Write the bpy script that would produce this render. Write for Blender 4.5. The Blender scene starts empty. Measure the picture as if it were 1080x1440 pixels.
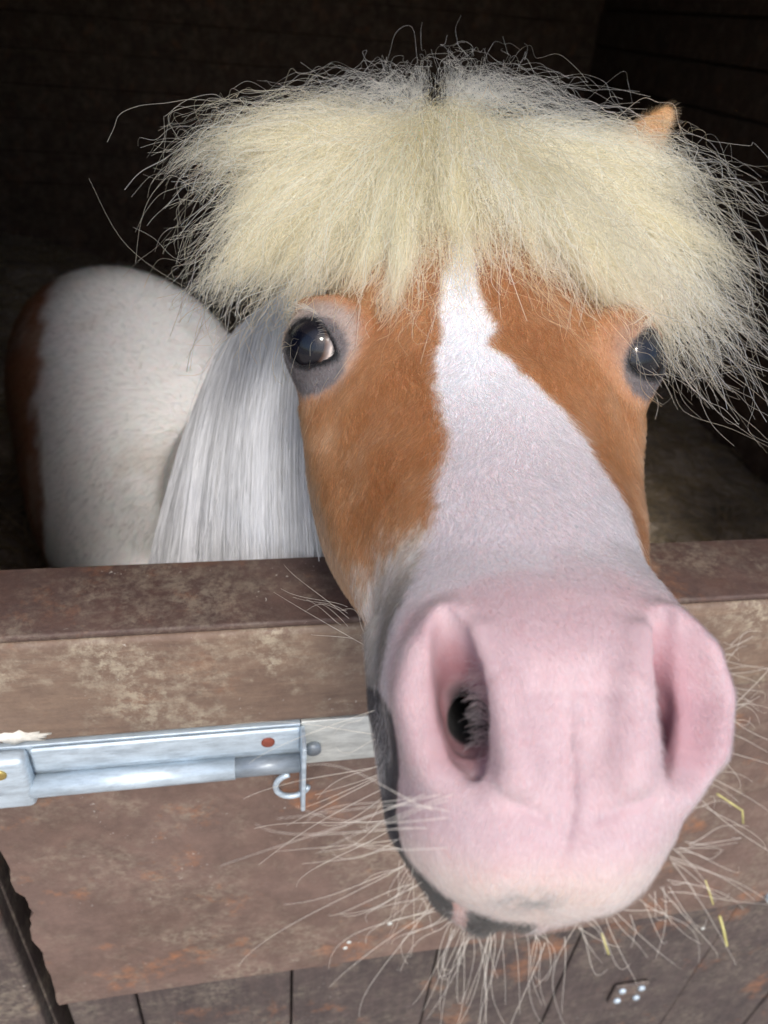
import bpy, math, random
import numpy as np
from mathutils import Matrix, Vector

rng = np.random.default_rng(7)
random.seed(7)
sc = bpy.context.scene
C = sc.collection

# ------------------------------------------------------------------ camera
FPX = 1040.0                      # focal length in pixels of a 1080 x 1440 picture
def nrm(v):
    v = np.asarray(v, float)
    return v / np.linalg.norm(v)
_D = nrm([-140, -1520, -1040])
_Z = -_D
_R = nrm([5760, 170, -1040])
_X = nrm(_R - (_R @ _Z) * _Z)
_Y = np.cross(_Z, _X)
M = np.array([_X, _Y, _Z])        # camera axes -> world axes
H = 1.27                          # camera height above the stable floor (m)
cam_d = bpy.data.cameras.new('camera')
cam = bpy.data.objects.new('camera', cam_d)
C.objects.link(cam)
mw = Matrix([list(M[0]) + [0], list(M[1]) + [0], list(M[2]) + [H], [0, 0, 0, 1]])
cam.matrix_world = mw
cam_d.sensor_fit = 'VERTICAL'
cam_d.sensor_height = 36.0
cam_d.lens = 36.0 * FPX / 1440.0
cam_d.clip_start = 0.01
cam_d.clip_end = 500
cam_d.dof.use_dof = True
cam_d.dof.focus_distance = 0.355
cam_d.dof.aperture_fstop = 10.5
sc.camera = cam

# ------------------------------------------------------------------ world, sun, exposure
SUN_EL, SUN_AZ = math.radians(49), math.radians(180)   # azimuth measured from +Y towards +X
world = bpy.data.worlds.new('World')
sc.world = world
world.use_nodes = True
wn = world.node_tree
for n_ in list(wn.nodes):
    wn.nodes.remove(n_)
sky = wn.nodes.new('ShaderNodeTexSky')
sky.sky_type = 'NISHITA'
sky.sun_disc = False
sky.sun_elevation = SUN_EL
sky.sun_rotation = SUN_AZ
sky.air_density = 1.0
sky.dust_density = 2.5
bg = wn.nodes.new('ShaderNodeBackground')
bg.inputs['Strength'].default_value = 0.15
wo = wn.nodes.new('ShaderNodeOutputWorld')
wn.links.new(sky.outputs[0], bg.inputs['Color'])
wn.links.new(bg.outputs[0], wo.inputs['Surface'])

sun_d = bpy.data.lights.new('sun', 'SUN')
sun_d.energy = 1.5
sun_d.angle = math.radians(12)
sun_d.color = (1.0, 0.95, 0.88)
sun = bpy.data.objects.new('sun', sun_d)
C.objects.link(sun)
sdir = Vector((math.sin(SUN_AZ) * math.cos(SUN_EL), math.cos(SUN_AZ) * math.cos(SUN_EL), math.sin(SUN_EL)))
sun.rotation_euler = (-sdir).to_track_quat('-Z', 'Y').to_euler()

sc.view_settings.view_transform = 'Standard'
sc.view_settings.look = 'None'
sc.view_settings.gamma = 1.0
sc.view_settings.use_curve_mapping = False
sc.view_settings.exposure = 0.68
sc.render.engine = 'CYCLES'
sc.cycles.max_bounces = 10
sc.cycles.transmission_bounces = 10
sc.cycles.diffuse_bounces = 4
sc.cycles.glossy_bounces = 4
sc.cycles.use_denoising = True
try:
    sc.cycles_curves.shape = 'RIBBONS'
except Exception:
    pass

# ------------------------------------------------------------------ helpers
def w2(p):
    """(x right, v up, w depth) in cm from the camera's place -> world metres"""
    p = np.asarray(p, float)
    q = np.stack([p[..., 0], p[..., 1], -p[..., 2]], -1)
    return (q @ M.T) / 100.0 + np.array([0, 0, H])
def from_world(p):
    """world cm relative to the camera's place -> (x, v, w) cm"""
    q = np.asarray(p, float) @ M
    return np.stack([q[..., 0], q[..., 1], -q[..., 2]], -1)
def pix(px, py, w):
    px, py, w = np.broadcast_arrays(np.asarray(px, float), np.asarray(py, float), np.asarray(w, float))
    return np.stack([(px - 540) / FPX * w, (720 - py) / FPX * w, w], -1)

def tag(o, label=None, cat=None, group=None, kind=None):
    if label: o['label'] = label
    if cat: o['category'] = cat
    if group: o['group'] = group
    if kind: o['kind'] = kind
    return o
def empty(name, loc):
    o = bpy.data.objects.new(name, None)
    o.location = loc
    C.objects.link(o)
    return o
def link_mesh(name, verts, faces, mat, parent=None, smooth=False, base=(0, 0, 0)):
    me = bpy.data.meshes.new(name)
    base = np.asarray(base, float)
    me.from_pydata((np.asarray(verts, float) - base).tolist(), [], faces)
    me.update()
    if smooth:
        me.polygons.foreach_set('use_smooth', [True] * len(me.polygons))
    if mat: me.materials.append(mat)
    o = bpy.data.objects.new(name, me)
    if parent: o.parent = parent
    C.objects.link(o)
    return o

_lat = np.random.default_rng(99).random((64, 64, 64)).astype(np.float32)
def vnoise(p):
    """value noise in [0,1], p (...,3)"""
    i = np.floor(p).astype(np.int64)
    f = (p - i).astype(np.float32)
    f = f * f * (3 - 2 * f)
    i0 = i & 63
    i1 = (i + 1) & 63
    x0, y0, z0 = i0[..., 0], i0[..., 1], i0[..., 2]
    x1, y1, z1 = i1[..., 0], i1[..., 1], i1[..., 2]
    fx, fy, fz = f[..., 0], f[..., 1], f[..., 2]
    a = _lat[x0, y0, z0] * (1 - fx) + _lat[x1, y0, z0] * fx
    b = _lat[x0, y1, z0] * (1 - fx) + _lat[x1, y1, z0] * fx
    c = _lat[x0, y0, z1] * (1 - fx) + _lat[x1, y0, z1] * fx
    d = _lat[x0, y1, z1] * (1 - fx) + _lat[x1, y1, z1] * fx
    return (a * (1 - fy) + b * fy) * (1 - fz) + (c * (1 - fy) + d * fy) * fz
def fbm(p, o=3):
    r, a, t = 0, 1.0, 0
    for k in range(o):
        r = r + a * vnoise(p * (2 ** k) + 17.3 * k)
        t += a
        a *= 0.5
    return r / t
def sstep(a, b, x):
    t = np.clip((x - a) / (b - a), 0, 1)
    return t * t * (3 - 2 * t)

# ------------------------------------------------------------------ materials
def mat_new(name):
    m = bpy.data.materials.new(name)
    m.use_nodes = True
    nt = m.node_tree
    return m, nt, nt.nodes['Principled BSDF']
def N(nt, t, **kw):
    n_ = nt.nodes.new(t)
    for k, v in kw.items():
        setattr(n_, k, v)
    return n_
def ramp(nt, fac, stops):
    r = N(nt, 'ShaderNodeValToRGB')
    while len(r.color_ramp.elements) < len(stops):
        r.color_ramp.elements.new(0.5)
    for e, (p, c) in zip(r.color_ramp.elements, stops):
        e.position = p
        e.color = (c, c, c, 1) if isinstance(c, (int, float)) else (*c, 1)
    nt.links.new(fac, r.inputs[0])
    return r.outputs[0]
def mixc(nt, fac, a, b, mode='MIX'):
    m = N(nt, 'ShaderNodeMix', data_type='RGBA', blend_type=mode)
    for s, v in ((0, fac), (6, a), (7, b)):
        if isinstance(v, (int, float)): m.inputs[s].default_value = v
        elif isinstance(v, tuple): m.inputs[s].default_value = (*v, 1)
        else: nt.links.new(v, m.inputs[s])
    return m.outputs[2]
def noise(nt, vec, scale, detail=6, rough=0.6, dist=0.0):
    n_ = N(nt, 'ShaderNodeTexNoise')
    n_.inputs['Scale'].default_value = scale
    n_.inputs['Detail'].default_value = detail
    n_.inputs['Roughness'].default_value = rough
    n_.inputs['Distortion'].default_value = dist
    if vec is not None: nt.links.new(vec, n_.inputs['Vector'])
    return n_.outputs[0]
def mapping(nt, scale=(1, 1, 1), rot=(0, 0, 0), loc=(0, 0, 0)):
    tc = N(nt, 'ShaderNodeTexCoord')
    mp = N(nt, 'ShaderNodeMapping')
    mp.inputs['Scale'].default_value = scale
    mp.inputs['Rotation'].default_value = rot
    mp.inputs['Location'].default_value = loc
    nt.links.new(tc.outputs['Object'], mp.inputs[0])
    return mp.outputs[0]
def bump(nt, b, h, strength=0.3, dist=0.002):
    bn = N(nt, 'ShaderNodeBump')
    bn.inputs['Strength'].default_value = strength
    bn.inputs['Distance'].default_value = dist
    nt.links.new(h, bn.inputs['Height'])
    nt.links.new(bn.outputs[0], b.inputs['Normal'])

def mat_paint(name, base, worn, lichen_amt, rust_amt, seed=0.0, grain=False, rough=0.6):
    """weathered brown paint over wood: blotches, pale lichen dust, rusty rub marks, specks"""
    m, nt, b = mat_new(name)
    v = mapping(nt, loc=(seed, seed * 1.7, seed * 0.6))
    vs = mapping(nt, scale=(1.0, 1.0, 6.0) if grain == 'h' else (6.0, 6.0, 0.5) if grain else (1, 1, 1), loc=(seed,) * 3)
    n1 = noise(nt, v, 9, 8, 0.65)
    n2 = noise(nt, v, 55, 6, 0.7)
    n3 = noise(nt, v, 260, 4, 0.7)
    n4 = noise(nt, vs, 24, 6, 0.7, 0.6)
    col = mixc(nt, ramp(nt, n1, [(0.35, 0.0), (0.68, 1.0)]), base, worn)
    col = mixc(nt, ramp(nt, n2, [(0.3, 0.0), (0.75, 0.65)]), col, tuple(c * 0.55 for c in base))
    col = mixc(nt, ramp(nt, n4, [(0.45, 0.0), (0.75, 0.5)]), col, (worn[0] * 1.35, worn[1] * 1.3, worn[2] * 1.25))
    # pale lichen and dust in clumps
    nl = noise(nt, mapping(nt, loc=(seed + 5, 2, 1)), 16, 10, 0.72)
    nl2 = noise(nt, v, 140, 5, 0.75)
    mul = N(nt, 'ShaderNodeMath', operation='MULTIPLY')
    nt.links.new(ramp(nt, nl, [(0.46, 0.0), (0.62, 1.0)]), mul.inputs[0])
    nt.links.new(ramp(nt, nl2, [(0.42, 0.0), (0.6, 1.0)]), mul.inputs[1])
    m2 = N(nt, 'ShaderNodeMath', operation='MULTIPLY')
    nt.links.new(mul.outputs[0], m2.inputs[0])
    m2.inputs[1].default_value = lichen_amt
    col = mixc(nt, m2.outputs[0], col, (0.36, 0.31, 0.23))
    # rusty orange bare patches
    nr = noise(nt, mapping(nt, loc=(seed + 9, 4, 8)), 12, 9, 0.75)
    rr = N(nt, 'ShaderNodeMath', operation='MULTIPLY')
    nt.links.new(ramp(nt, nr, [(0.56, 0.0), (0.7, 1.0)]), rr.inputs[0])
    rr.inputs[1].default_value = rust_amt
    col = mixc(nt, rr.outputs[0], col, (0.30, 0.125, 0.055))
    # tiny pale specks
    vo = noise(nt, v, 330, 3, 0.6, 0.8)
    vr = noise(nt, v, 30, 3)
    sp = N(nt, 'ShaderNodeMath', operation='MULTIPLY')
    nt.links.new(ramp(nt, vo, [(0.66, 0.0), (0.70, 1.0)]), sp.inputs[0])
    nt.links.new(ramp(nt, vr, [(0.55, 0.0), (0.62, 0.8)]), sp.inputs[1])
    col = mixc(nt, sp.outputs[0], col, (0.5, 0.47, 0.42))
    nt.links.new(col, b.inputs['Base Color'])
    b.inputs['Roughness'].default_value = rough
    nt.links.new(ramp(nt, n2, [(0.3, rough - 0.15), (0.7, rough + 0.2)]), b.inputs['Roughness'])
    ad = N(nt, 'ShaderNodeMath', operation='ADD')
    nt.links.new(n4, ad.inputs[0])
    nt.links.new(n3, ad.inputs[1])
    bump(nt, b, ad.outputs[0], 0.5, 0.0012)
    return m

M_cap = mat_paint('door_cap_paint', (0.062, 0.034, 0.028), (0.10, 0.062, 0.05), 0.3, 0.4, 3.0, 'h')
M_rail = mat_paint('rail_paint', (0.15, 0.095, 0.07), (0.20, 0.14, 0.10), 0.9, 0.35, 1.0, 'h')
M_sheet = mat_paint('sheet_paint', (0.12, 0.075, 0.058), (0.17, 0.112, 0.092), 0.38, 0.95, 6.0)
M_board = mat_paint('board_paint', (0.045, 0.033, 0.032), (0.085, 0.062, 0.057), 0.25, 0.7, 11.0, True)
M_jamb = mat_paint('jamb_paint', (0.06, 0.045, 0.042), (0.11, 0.08, 0.07), 0.5, 0.3, 14.0, True)
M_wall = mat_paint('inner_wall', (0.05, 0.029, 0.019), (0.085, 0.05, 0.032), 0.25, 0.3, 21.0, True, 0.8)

def mat_simple(name, col, rough=0.6, metal=0.0, nscale=60, var=0.3, spec=0.5, bstr=0.2, bd=0.0005):
    m, nt, b = mat_new(name)
    v = mapping(nt)
    n1 = noise(nt, v, nscale, 6, 0.65)
    lo = tuple(c * (1 - var) for c in col)
    hi = tuple(min(1, c * (1 + var)) for c in col)
    nt.links.new(mixc(nt, ramp(nt, n1, [(0.3, 0.0), (0.7, 1.0)]), lo, hi), b.inputs['Base Color'])
    b.inputs['Roughness'].default_value = rough
    b.inputs['Metallic'].default_value = metal
    b.inputs['Specular IOR Level'].default_value = spec
    bump(nt, b, n1, bstr, bd)
    return m
def mat_galv(name, base, dirt):
    m, nt, b = mat_new(name)
    v = mapping(nt)
    vs = mapping(nt, scale=(1, 4, 4))
    n1 = noise(nt, vs, 45, 7, 0.7)
    n2 = noise(nt, v, 300, 4, 0.6)
    col = mixc(nt, ramp(nt, n1, [(0.35, 0.0), (0.7, 1.0)]), base, tuple(c * 0.6 for c in base))
    col = mixc(nt, ramp(nt, noise(nt, vs, 18, 8, 0.75), [(0.55, 0.0), (0.72, 0.6)]), col, dirt)
    nt.links.new(col, b.inputs['Base Color'])
    b.inputs['Metallic'].default_value = 0.45
    nt.links.new(ramp(nt, n2, [(0.3, 0.35), (0.7, 0.6)]), b.inputs['Roughness'])
    bump(nt, b, n2, 0.25, 0.0003)
    return m
M_galv = mat_galv('galvanised_steel', (0.60, 0.70, 0.78), (0.16, 0.20, 0.25))
M_galv_pale = mat_galv('pale_galvanised', (0.72, 0.74, 0.70), (0.4, 0.42, 0.4))
M_galv_dark = mat_galv('dull_galvanised', (0.30, 0.34, 0.38), (0.12, 0.13, 0.15))
M_brass = mat_simple('brass_screw', (0.5, 0.38, 0.13), 0.35, 0.9, 200)
M_rust = mat_simple('rusty_screw', (0.20, 0.05, 0.03), 0.8, 0.1, 300)
M_straw = mat_simple('straw', (0.46, 0.42, 0.16), 0.5, 0.0, 400, 0.35)
M_white_splat = mat_simple('white_dropping', (0.62, 0.60, 0.54), 0.8, 0.0, 150, 0.25)
M_yard = mat_simple('yard_ground', (0.33, 0.30, 0.27), 0.9, 0.0, 8, 0.3, 0.3, 0.4, 0.01)
M_render = mat_simple('outer_wall', (0.16, 0.10, 0.08), 0.8, 0.0, 12, 0.3)

def mat_bedding():
    m, nt, b = mat_new('bedding')
    v = mapping(nt)
    n1 = noise(nt, v, 5, 8, 0.75)
    n2 = noise(nt, v, 60, 5, 0.7)
    col = mixc(nt, ramp(nt, n1, [(0.4, 0.0), (0.62, 1.0)]), (0.17, 0.14, 0.115), (0.50, 0.42, 0.34))
    col = mixc(nt, ramp(nt, n2, [(0.35, 0.0), (0.75, 0.7)]), col, (0.10, 0.08, 0.06))
    nt.links.new(col, b.inputs['Base Color'])
    b.inputs['Roughness'].default_value = 0.95
    bump(nt, b, n2, 0.8, 0.01)
    return m
M_bedding = mat_bedding()

def mat_skin():
    m, nt, b = mat_new('pony_skin_and_undercoat')
    at = N(nt, 'ShaderNodeAttribute', attribute_name='coat')
    gl = N(nt, 'ShaderNodeAttribute', attribute_name='bare')
    v = mapping(nt)
    n1 = noise(nt, v, 350, 5, 0.7)
    n2 = noise(nt, v, 60, 6, 0.65)
    col = mixc(nt, ramp(nt, n1, [(0.3, 0.0), (0.75, 0.22)]), at.outputs['Color'], (0.8, 0.7, 0.68), 'MULTIPLY')
    col = mixc(nt, ramp(nt, n2, [(0.35, 0.0), (0.7, 0.3)]), col, (1.0, 0.86, 0.86), 'MULTIPLY')
    nt.links.new(col, b.inputs['Base Color'])
    b.inputs['Subsurface Weight'].default_value = 0.35
    b.inputs['Subsurface Radius'].default_value = (1.0, 0.35, 0.25)
    b.inputs['Subsurface Scale'].default_value = 0.004
    b.inputs['Roughness'].default_value = 0.55
    b.inputs['Specular IOR Level'].default_value = 0.35
    b.inputs['Sheen Weight'].default_value = 0.04
    n3 = noise(nt, v, 1300, 3, 0.6)
    n4 = noise(nt, mapping(nt, scale=(1, 1, 2.5)), 180, 5, 0.6, 1.2)
    col2 = mixc(nt, ramp(nt, n4, [(0.5, 0.0), (0.7, 0.35)]), col, (0.93, 0.72, 0.72), 'MULTIPLY')
    nt.links.new(col2, b.inputs['Base Color'])
    ad = N(nt, 'ShaderNodeMath', operation='ADD')
    nt.links.new(n1, ad.inputs[0])
    nt.links.new(n4, ad.inputs[1])
    ad2 = N(nt, 'ShaderNodeMath', operation='ADD')
    nt.links.new(ad.outputs[0], ad2.inputs[0])
    nt.links.new(n3, ad2.inputs[1])
    bump(nt, b, ad2.outputs[0], 0.5, 0.0007)
    return m
M_skin = mat_skin()

def mat_hair(name, rough=0.35, radial=0.5, attr='tint'):
    m = bpy.data.materials.new(name)
    m.use_nodes = True
    nt = m.node_tree
    for n_ in list(nt.nodes): nt.nodes.remove(n_)
    out = N(nt, 'ShaderNodeOutputMaterial')
    h = N(nt, 'ShaderNodeBsdfHairPrincipled')
    h.parametrization = 'COLOR'
    at = N(nt, 'ShaderNodeAttribute', attribute_name=attr)
    nt.links.new(at.outputs['Color'], h.inputs['Color'])
    h.inputs['Roughness'].default_value = rough
    h.inputs['Radial Roughness'].default_value = radial
    h.inputs['Coat'].default_value = 0.0
    nt.links.new(h.outputs[0], out.inputs['Surface'])
    return m
M_hair = mat_hair('long_hair', 0.38, 0.6)
def mat_pale_hair():
    m = mat_hair('pale_straight_hair', 0.35, 0.6)
    nt = m.node_tree
    out = [n_ for n_ in nt.nodes if n_.type == 'OUTPUT_MATERIAL'][0]
    hb = [n_ for n_ in nt.nodes if n_.type == 'BSDF_HAIR_PRINCIPLED'][0]
    at = [n_ for n_ in nt.nodes if n_.type == 'ATTRIBUTE'][0]
    df = N(nt, 'ShaderNodeBsdfDiffuse')
    nt.links.new(at.outputs['Color'], df.inputs['Color'])
    mx = N(nt, 'ShaderNodeMixShader')
    mx.inputs[0].default_value = 0.55
    nt.links.new(hb.outputs[0], mx.inputs[1]); nt.links.new(df.outputs[0], mx.inputs[2])
    nt.links.new(mx.outputs[0], out.inputs['Surface'])
    return m
M_pale = mat_pale_hair()
M_fur = mat_hair('short_coat_hair', 0.45, 0.7)

# ================================================================== THE PONY
# head frame: u across, t along the nose (muzzle = +), s out of the bridge of the nose
CX = 4.8
O_v, O_w = 8.4, 36.5
EV, EW = -0.642, -0.767
NV, NW = 0.767, -0.642
def ts(v, w):
    dv, dw = v - O_v, w - O_w
    return dv * EV + dw * EW, dv * NV + dw * NW
def un_ts(t, s):
    return O_v + t * EV + s * NV, O_w + t * EW + s * NW
def head_cx(t):
    return CX + 0.012 * np.clip(t, 0, 25)

def lut(tab, col, x, sm=1.0):
    tt = np.array([r[0] for r in tab], float)
    vv = np.array([r[col] for r in tab], float)
    g = np.arange(tt[0] - 3, tt[-1] + 3, 0.1)
    y = np.interp(g, tt, vv)
    k = np.exp(-0.5 * (np.arange(-30, 31) * 0.1 / sm) ** 2)
    k /= k.sum()
    y = np.convolve(np.pad(y, 30, mode='edge'), k, 'valid')
    return np.interp(x, g, y).astype(np.float32)

def axis_grid(segs):
    out = [segs[0][0]]
    for a, b, st in segs:
        n_ = max(1, int(round((b - a) / st)))
        out += list(a + (b - a) * np.arange(1, n_ + 1) / n_)
    return np.array(out, np.float32)
XS = axis_grid([(-78, -34, 2.2), (-34, -10, 1.2), (-10, -6.5, 0.4), (-6.5, 16.5, 0.135), (16.5, 19, 0.3)])
VS = axis_grid([(-125, -50, 2.5), (-50, -18, 1.2), (-18, -13, 0.4), (-13, 0, 0.115), (0, 27, 0.165), (27, 31, 0.6), (31, 62, 1.8)])
WS = axis_grid([(16.5, 28, 0.12), (28, 53, 0.18), (53, 60, 0.5), (60, 205, 1.9)])
G = np.full((len(XS), len(VS), len(WS)), 50.0, np.float32)

def block(lo, hi):
    i = [np.searchsorted(a, l) for a, l in zip((XS, VS, WS), lo)]
    j = [np.searchsorted(a, h_) for a, h_ in zip((XS, VS, WS), hi)]
    sl = tuple(slice(max(0, a - 1), b + 1) for a, b in zip(i, j))
    return sl, XS[sl[0]][:, None, None], VS[sl[1]][None, :, None], WS[sl[2]][None, None, :]
def smin(a, b, k):
    if k <= 0: return np.minimum(a, b)
    h_ = np.maximum(k - np.abs(a - b), 0) / k
    return np.minimum(a, b) - h_ * h_ * k * 0.25
def add(sl, d, k): G[sl] = smin(G[sl], d, k)
def sub(sl, d, k): G[sl] = -smin(-G[sl], d, k)
def cone(X, V, W, a, b, ra, rb):
    a = np.asarray(a, np.float32); b = np.asarray(b, np.float32)
    ab = b - a
    L2 = float(ab @ ab)
    h_ = np.clip(((X - a[0]) * ab[0] + (V - a[1]) * ab[1] + (W - a[2]) * ab[2]) / L2, 0, 1)
    return np.sqrt((X - a[0] - h_ * ab[0]) ** 2 + (V - a[1] - h_ * ab[1]) ** 2 + (W - a[2] - h_ * ab[2]) ** 2) - (ra + (rb - ra) * h_)
def ell(X, V, W, c, r):
    k0 = np.sqrt(((X - c[0]) / r[0]) ** 2 + ((V - c[1]) / r[1]) ** 2 + ((W - c[2]) / r[2]) ** 2)
    return (k0 - 1) * min(r)
def bb(pts, m):
    p = np.asarray(pts, float)
    return p.min(0) - m, p.max(0) + m
def chain(pts, radii, k, op=add, m=1.5):
    lo, hi = bb(pts, max(radii) + m + k)
    sl, X, V, W = block(lo, hi)
    d = None
    for (a, b), (ra, rb) in zip(zip(pts[:-1], pts[1:]), zip(radii[:-1], radii[1:])):
        c_ = cone(X, V, W, a, b, ra, rb)
        d = c_ if d is None else np.minimum(d, c_)
    op(sl, d, k)

# ---- body, neck and legs (positions in world cm relative to the camera)
def wc(p): return from_world(np.array(p, float))
BODY = [([5, 84, -62], 12.5), ([0, 99, -67], 16), ([-15, 122, -70.5], 21.5), ([-23.5, 146, -69], 23), ([-28, 160, -71], 22)]
def densify(L_, n_=5):
    p = np.array([list(q) + [r] for q, r in L_], float)
    t = np.linspace(0, len(p) - 1, (len(p) - 1) * n_ + 1)
    out = np.stack([np.interp(t, np.arange(len(p)), p[:, c]) for c in range(4)], 1)
    k = np.array([1, 2, 3, 2, 1]) / 9.0
    pad = np.pad(out, ((2, 2), (0, 0)), mode='reflect', reflect_type='odd')
    out = sum(pad[i:i + len(out)] * k[i] for i in range(5))
    return [wc(q[:3]) for q in out], [q[3] for q in out]
pp, rr = densify(BODY); chain(pp, rr, 0, m=8)
pp, rr = densify([([-13, 108, -85], 17), ([-20, 122, -82], 20.5), ([-24, 148, -78], 20)]); chain(pp, rr, 8, m=8)
NECK = [([11.3, 49, -16], 5.6), ([10.5, 57, -24], 6.5), ([6, 70, -37], 8.8), ([1, 86, -54], 11.5)]
pp, rr = densify(NECK); chain(pp, rr, 7, m=6)
for lx, ly, rt in ((-14, 92, 7.5), (7, 90, 7.5), (-38, 160, 9), (-14, 165, 9)):
    chain([wc([lx, ly, -80]), wc([lx, ly + (4 if ly > 120 else 0), -100]), wc([lx, ly + (5 if ly > 120 else -1), -118]), wc([lx, ly - 1 + (4 if ly > 120 else 0), -125.5])],
          [rt, 4.2, 3.2, 4.6], 2.5, m=4)

# ---- skull loft
#         t     top    bot    half  wide  exp
HEAD = [(-20.0, 0.0, -6.0, 2.0, -3.0, 2.1),
        (-17.0, 4.6, -8.0, 5.2, -2.6, 2.1),
        (-14.0, 4.9, -9.5, 6.3, -3.0, 2.1),
        (-10.0, 4.1, -11.0, 7.3, -3.4, 2.15),
        (-7.0, 2.9, -11.5, 8.1, -3.6, 2.25),
        (-4.0, 1.4, -11.5, 8.7, -4.0, 2.3),
        (-1.0, 0.45, -11.5, 8.5, -4.6, 2.3),
        (2.0, -0.15, -11.3, 8.0, -5.2, 2.2),
        (5.0, -0.45, -10.8, 7.0, -5.6, 2.1),
        (8.0, -0.55, -10.2, 6.3, -5.0, 2.05),
        (11.0, -0.45, -9.6, 5.5, -4.4, 2.1),
        (14.0, -0.2, -9.1, 4.6, -4.6, 2.2),
        (17.0, 0.1, -8.9, 4.35, -5.4, 2.2),
        (19.5, -0.1, -8.7, 3.9, -4.4, 2.2),
        (21.0, -1.6, -7.6, 2.6, -4.5, 2.1)]
sl, X, V, W = block((-8, -17, 16.5), (18.5, 30, 58))
T, S = ts(V, W)
def loft(T, S, U, tab, sm=1.0):
    top, bot, a, c, e = (lut(tab, k_, T, sm) for k_ in (1, 2, 3, 4, 5))
    h_ = np.where(S > c, top - c, c - bot)
    r_ = (np.abs(S - c) / h_) ** e
    rho = (np.abs(U / a) ** e + r_) ** (1 / e)
    d = (rho - 1) * np.minimum(a, h_) * 0.85
    t0, t1 = tab[0][0], tab[-1][0]
    return np.maximum(d, np.maximum(t0 - T, T - t1))
U = X - (CX + 0.014 * np.clip(T, 0, 25))
U = np.where(U > 0, U * (1 + 0.10 * np.exp(-((T - 4.5) / 4.5) ** 2)), U)      # the far cheek is turned away a little
add(sl, loft(T, S, U, HEAD), 3.5)
# ---- mandible: deep round cheeks with a blunt lower edge
#        t    top    bot   half  wide exp
JAW = [(-11.0, -5, -9.5, 3.0, -7.5, 2.2), (-8.5, -2.5, -13.0, 7.6, -8.0, 2.3), (-5.0, -1.5, -15.0, 8.3, -8.6, 2.4), (0.0, -1.5, -15.6, 8.95, -8.8, 2.5),
       (4.0, -2, -15.0, 8.2, -8.6, 2.4), (7.0, -2.5, -13.6, 7.3, -8.0, 2.3), (10.0, -3, -12.0, 6.0, -7.4, 2.2), (14.0, -3, -10.8, 4.7, -6.6, 2.2),
       (18.0, -3, -10.2, 4.45, -6.2, 2.3), (20.5, -3, -9.9, 4.0, -6.0, 2.3), (22.0, -4.4, -8.6, 2.8, -6.2, 2.1)]
add(sl, loft(T, S, U, JAW, 1.1), 1.6)
# facial crest, nasal bone flanks
for sg in (-1, 1):
    p = []
    for (u, t, s) in ((7.7, -1, -4.0), (6.9, 3, -5.2), (5.9, 8, -5.6), (5.1, 12, -5.4)):
        v_, w_ = un_ts(t, s)
        p.append((CX + sg * u, v_, w_))
    chain(p, [1.2, 0.9, 0.8, 0.4], 1.4)

# ---- muzzle loft along the camera's vertical (front seen face-on)
#         v     cx    half  front  exp
MUZ = [(1.0, 5.15, 1.5, 36.0, 2.1), (-0.4, 5.15, 2.7, 30.0, 2.1), (-1.8, 5.2, 3.9, 24.4, 2.2), (-2.9, 5.2, 4.65, 22.1, 2.35), (-3.9, 5.15, 4.9, 21.0, 2.5), (-5.6, 5.1, 5.0, 20.3, 2.6),
       (-7.2, 5.2, 4.6, 19.8, 2.55), (-8.2, 5.0, 4.25, 19.5, 2.5), (-9.3, 4.55, 4.15, 19.4, 2.45), (-10.3, 4.5, 3.85, 19.7, 2.4), (-11.0, 4.5, 3.5, 20.1, 2.35),
       (-11.6, 4.5, 2.9, 20.7, 2.25), (-12.0, 4.5, 1.6, 21.8, 2.1)]
MT = MUZ[::-1]
slm, X, V, W = block((-3, -13, 16.5), (13, 1.5, 34))
mcx, mha, mfr, mex = (lut(MT, k_, V, 0.45) for k_ in (1, 2, 3, 4))
wcn = mfr + 3.9
rw = np.where(W < wcn, 3.9, 6.0)
rho = (np.abs((X - mcx) / mha) ** mex + np.abs((W - wcn) / rw) ** mex) ** (1 / mex)
d = (rho - 1) * np.minimum(mha, 3.9) * 0.85
d = np.maximum(d, -11.95 - V + 0 * d)
d = np.maximum(d, V - 0.8)
# sculpted relief on the front of the nose: h > 0 raises
uc = X - mcx
front = sstep(24.5, 22.0, W)
def gs(x, s): return np.exp(-(x / s) ** 2)
h_ = (-0.24 * gs(uc + 0.03 * (V + 7), 0.10) * sstep(-4.2, -5.6, V) * sstep(-9.6, -8.3, V)
      - 0.10 * gs(uc, 0.8) * sstep(-4.0, -6.0, V) * sstep(-10.4, -8.5, V)
      - 0.08 * gs(V + 4.95 + 0.1 * np.abs(uc), 0.10) * sstep(2.0, 1.0, np.abs(uc))
      - 0.06 * gs(V + 6.5 + 0.25 * uc, 0.08) * sstep(1.6, 0.8, np.abs(uc + 0.3))
      - 0.17 * gs(V + 8.0 - 0.42 * (np.abs(uc) - 1.0), 0.14) * sstep(0.3, 0.9, np.abs(uc)) * sstep(2.4, 1.9, np.abs(uc))
      - 0.09 * gs(uc - 1.0 - 0.06 * (V + 6), 0.28) * sstep(-3.6, -5.0, V) * sstep(-8.2, -7.0, V) - 0.07 * gs(uc + 0.95 + 0.05 * (V + 6), 0.25) * sstep(-4.2, -5.2, V) * sstep(-8.0, -7.0, V)
      + 0.14 * gs(uc - 1.55, 0.9) * gs(V + 10.0, 1.2) + 0.14 * gs(uc + 1.55, 0.9) * gs(V + 10.0, 1.2)
      - 0.13 * gs(uc + 0.35, 0.7) * gs(V + 11.2, 0.8))
d = d - (h_ * front).astype(np.float32)
add(slm, d, 1.5)
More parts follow.
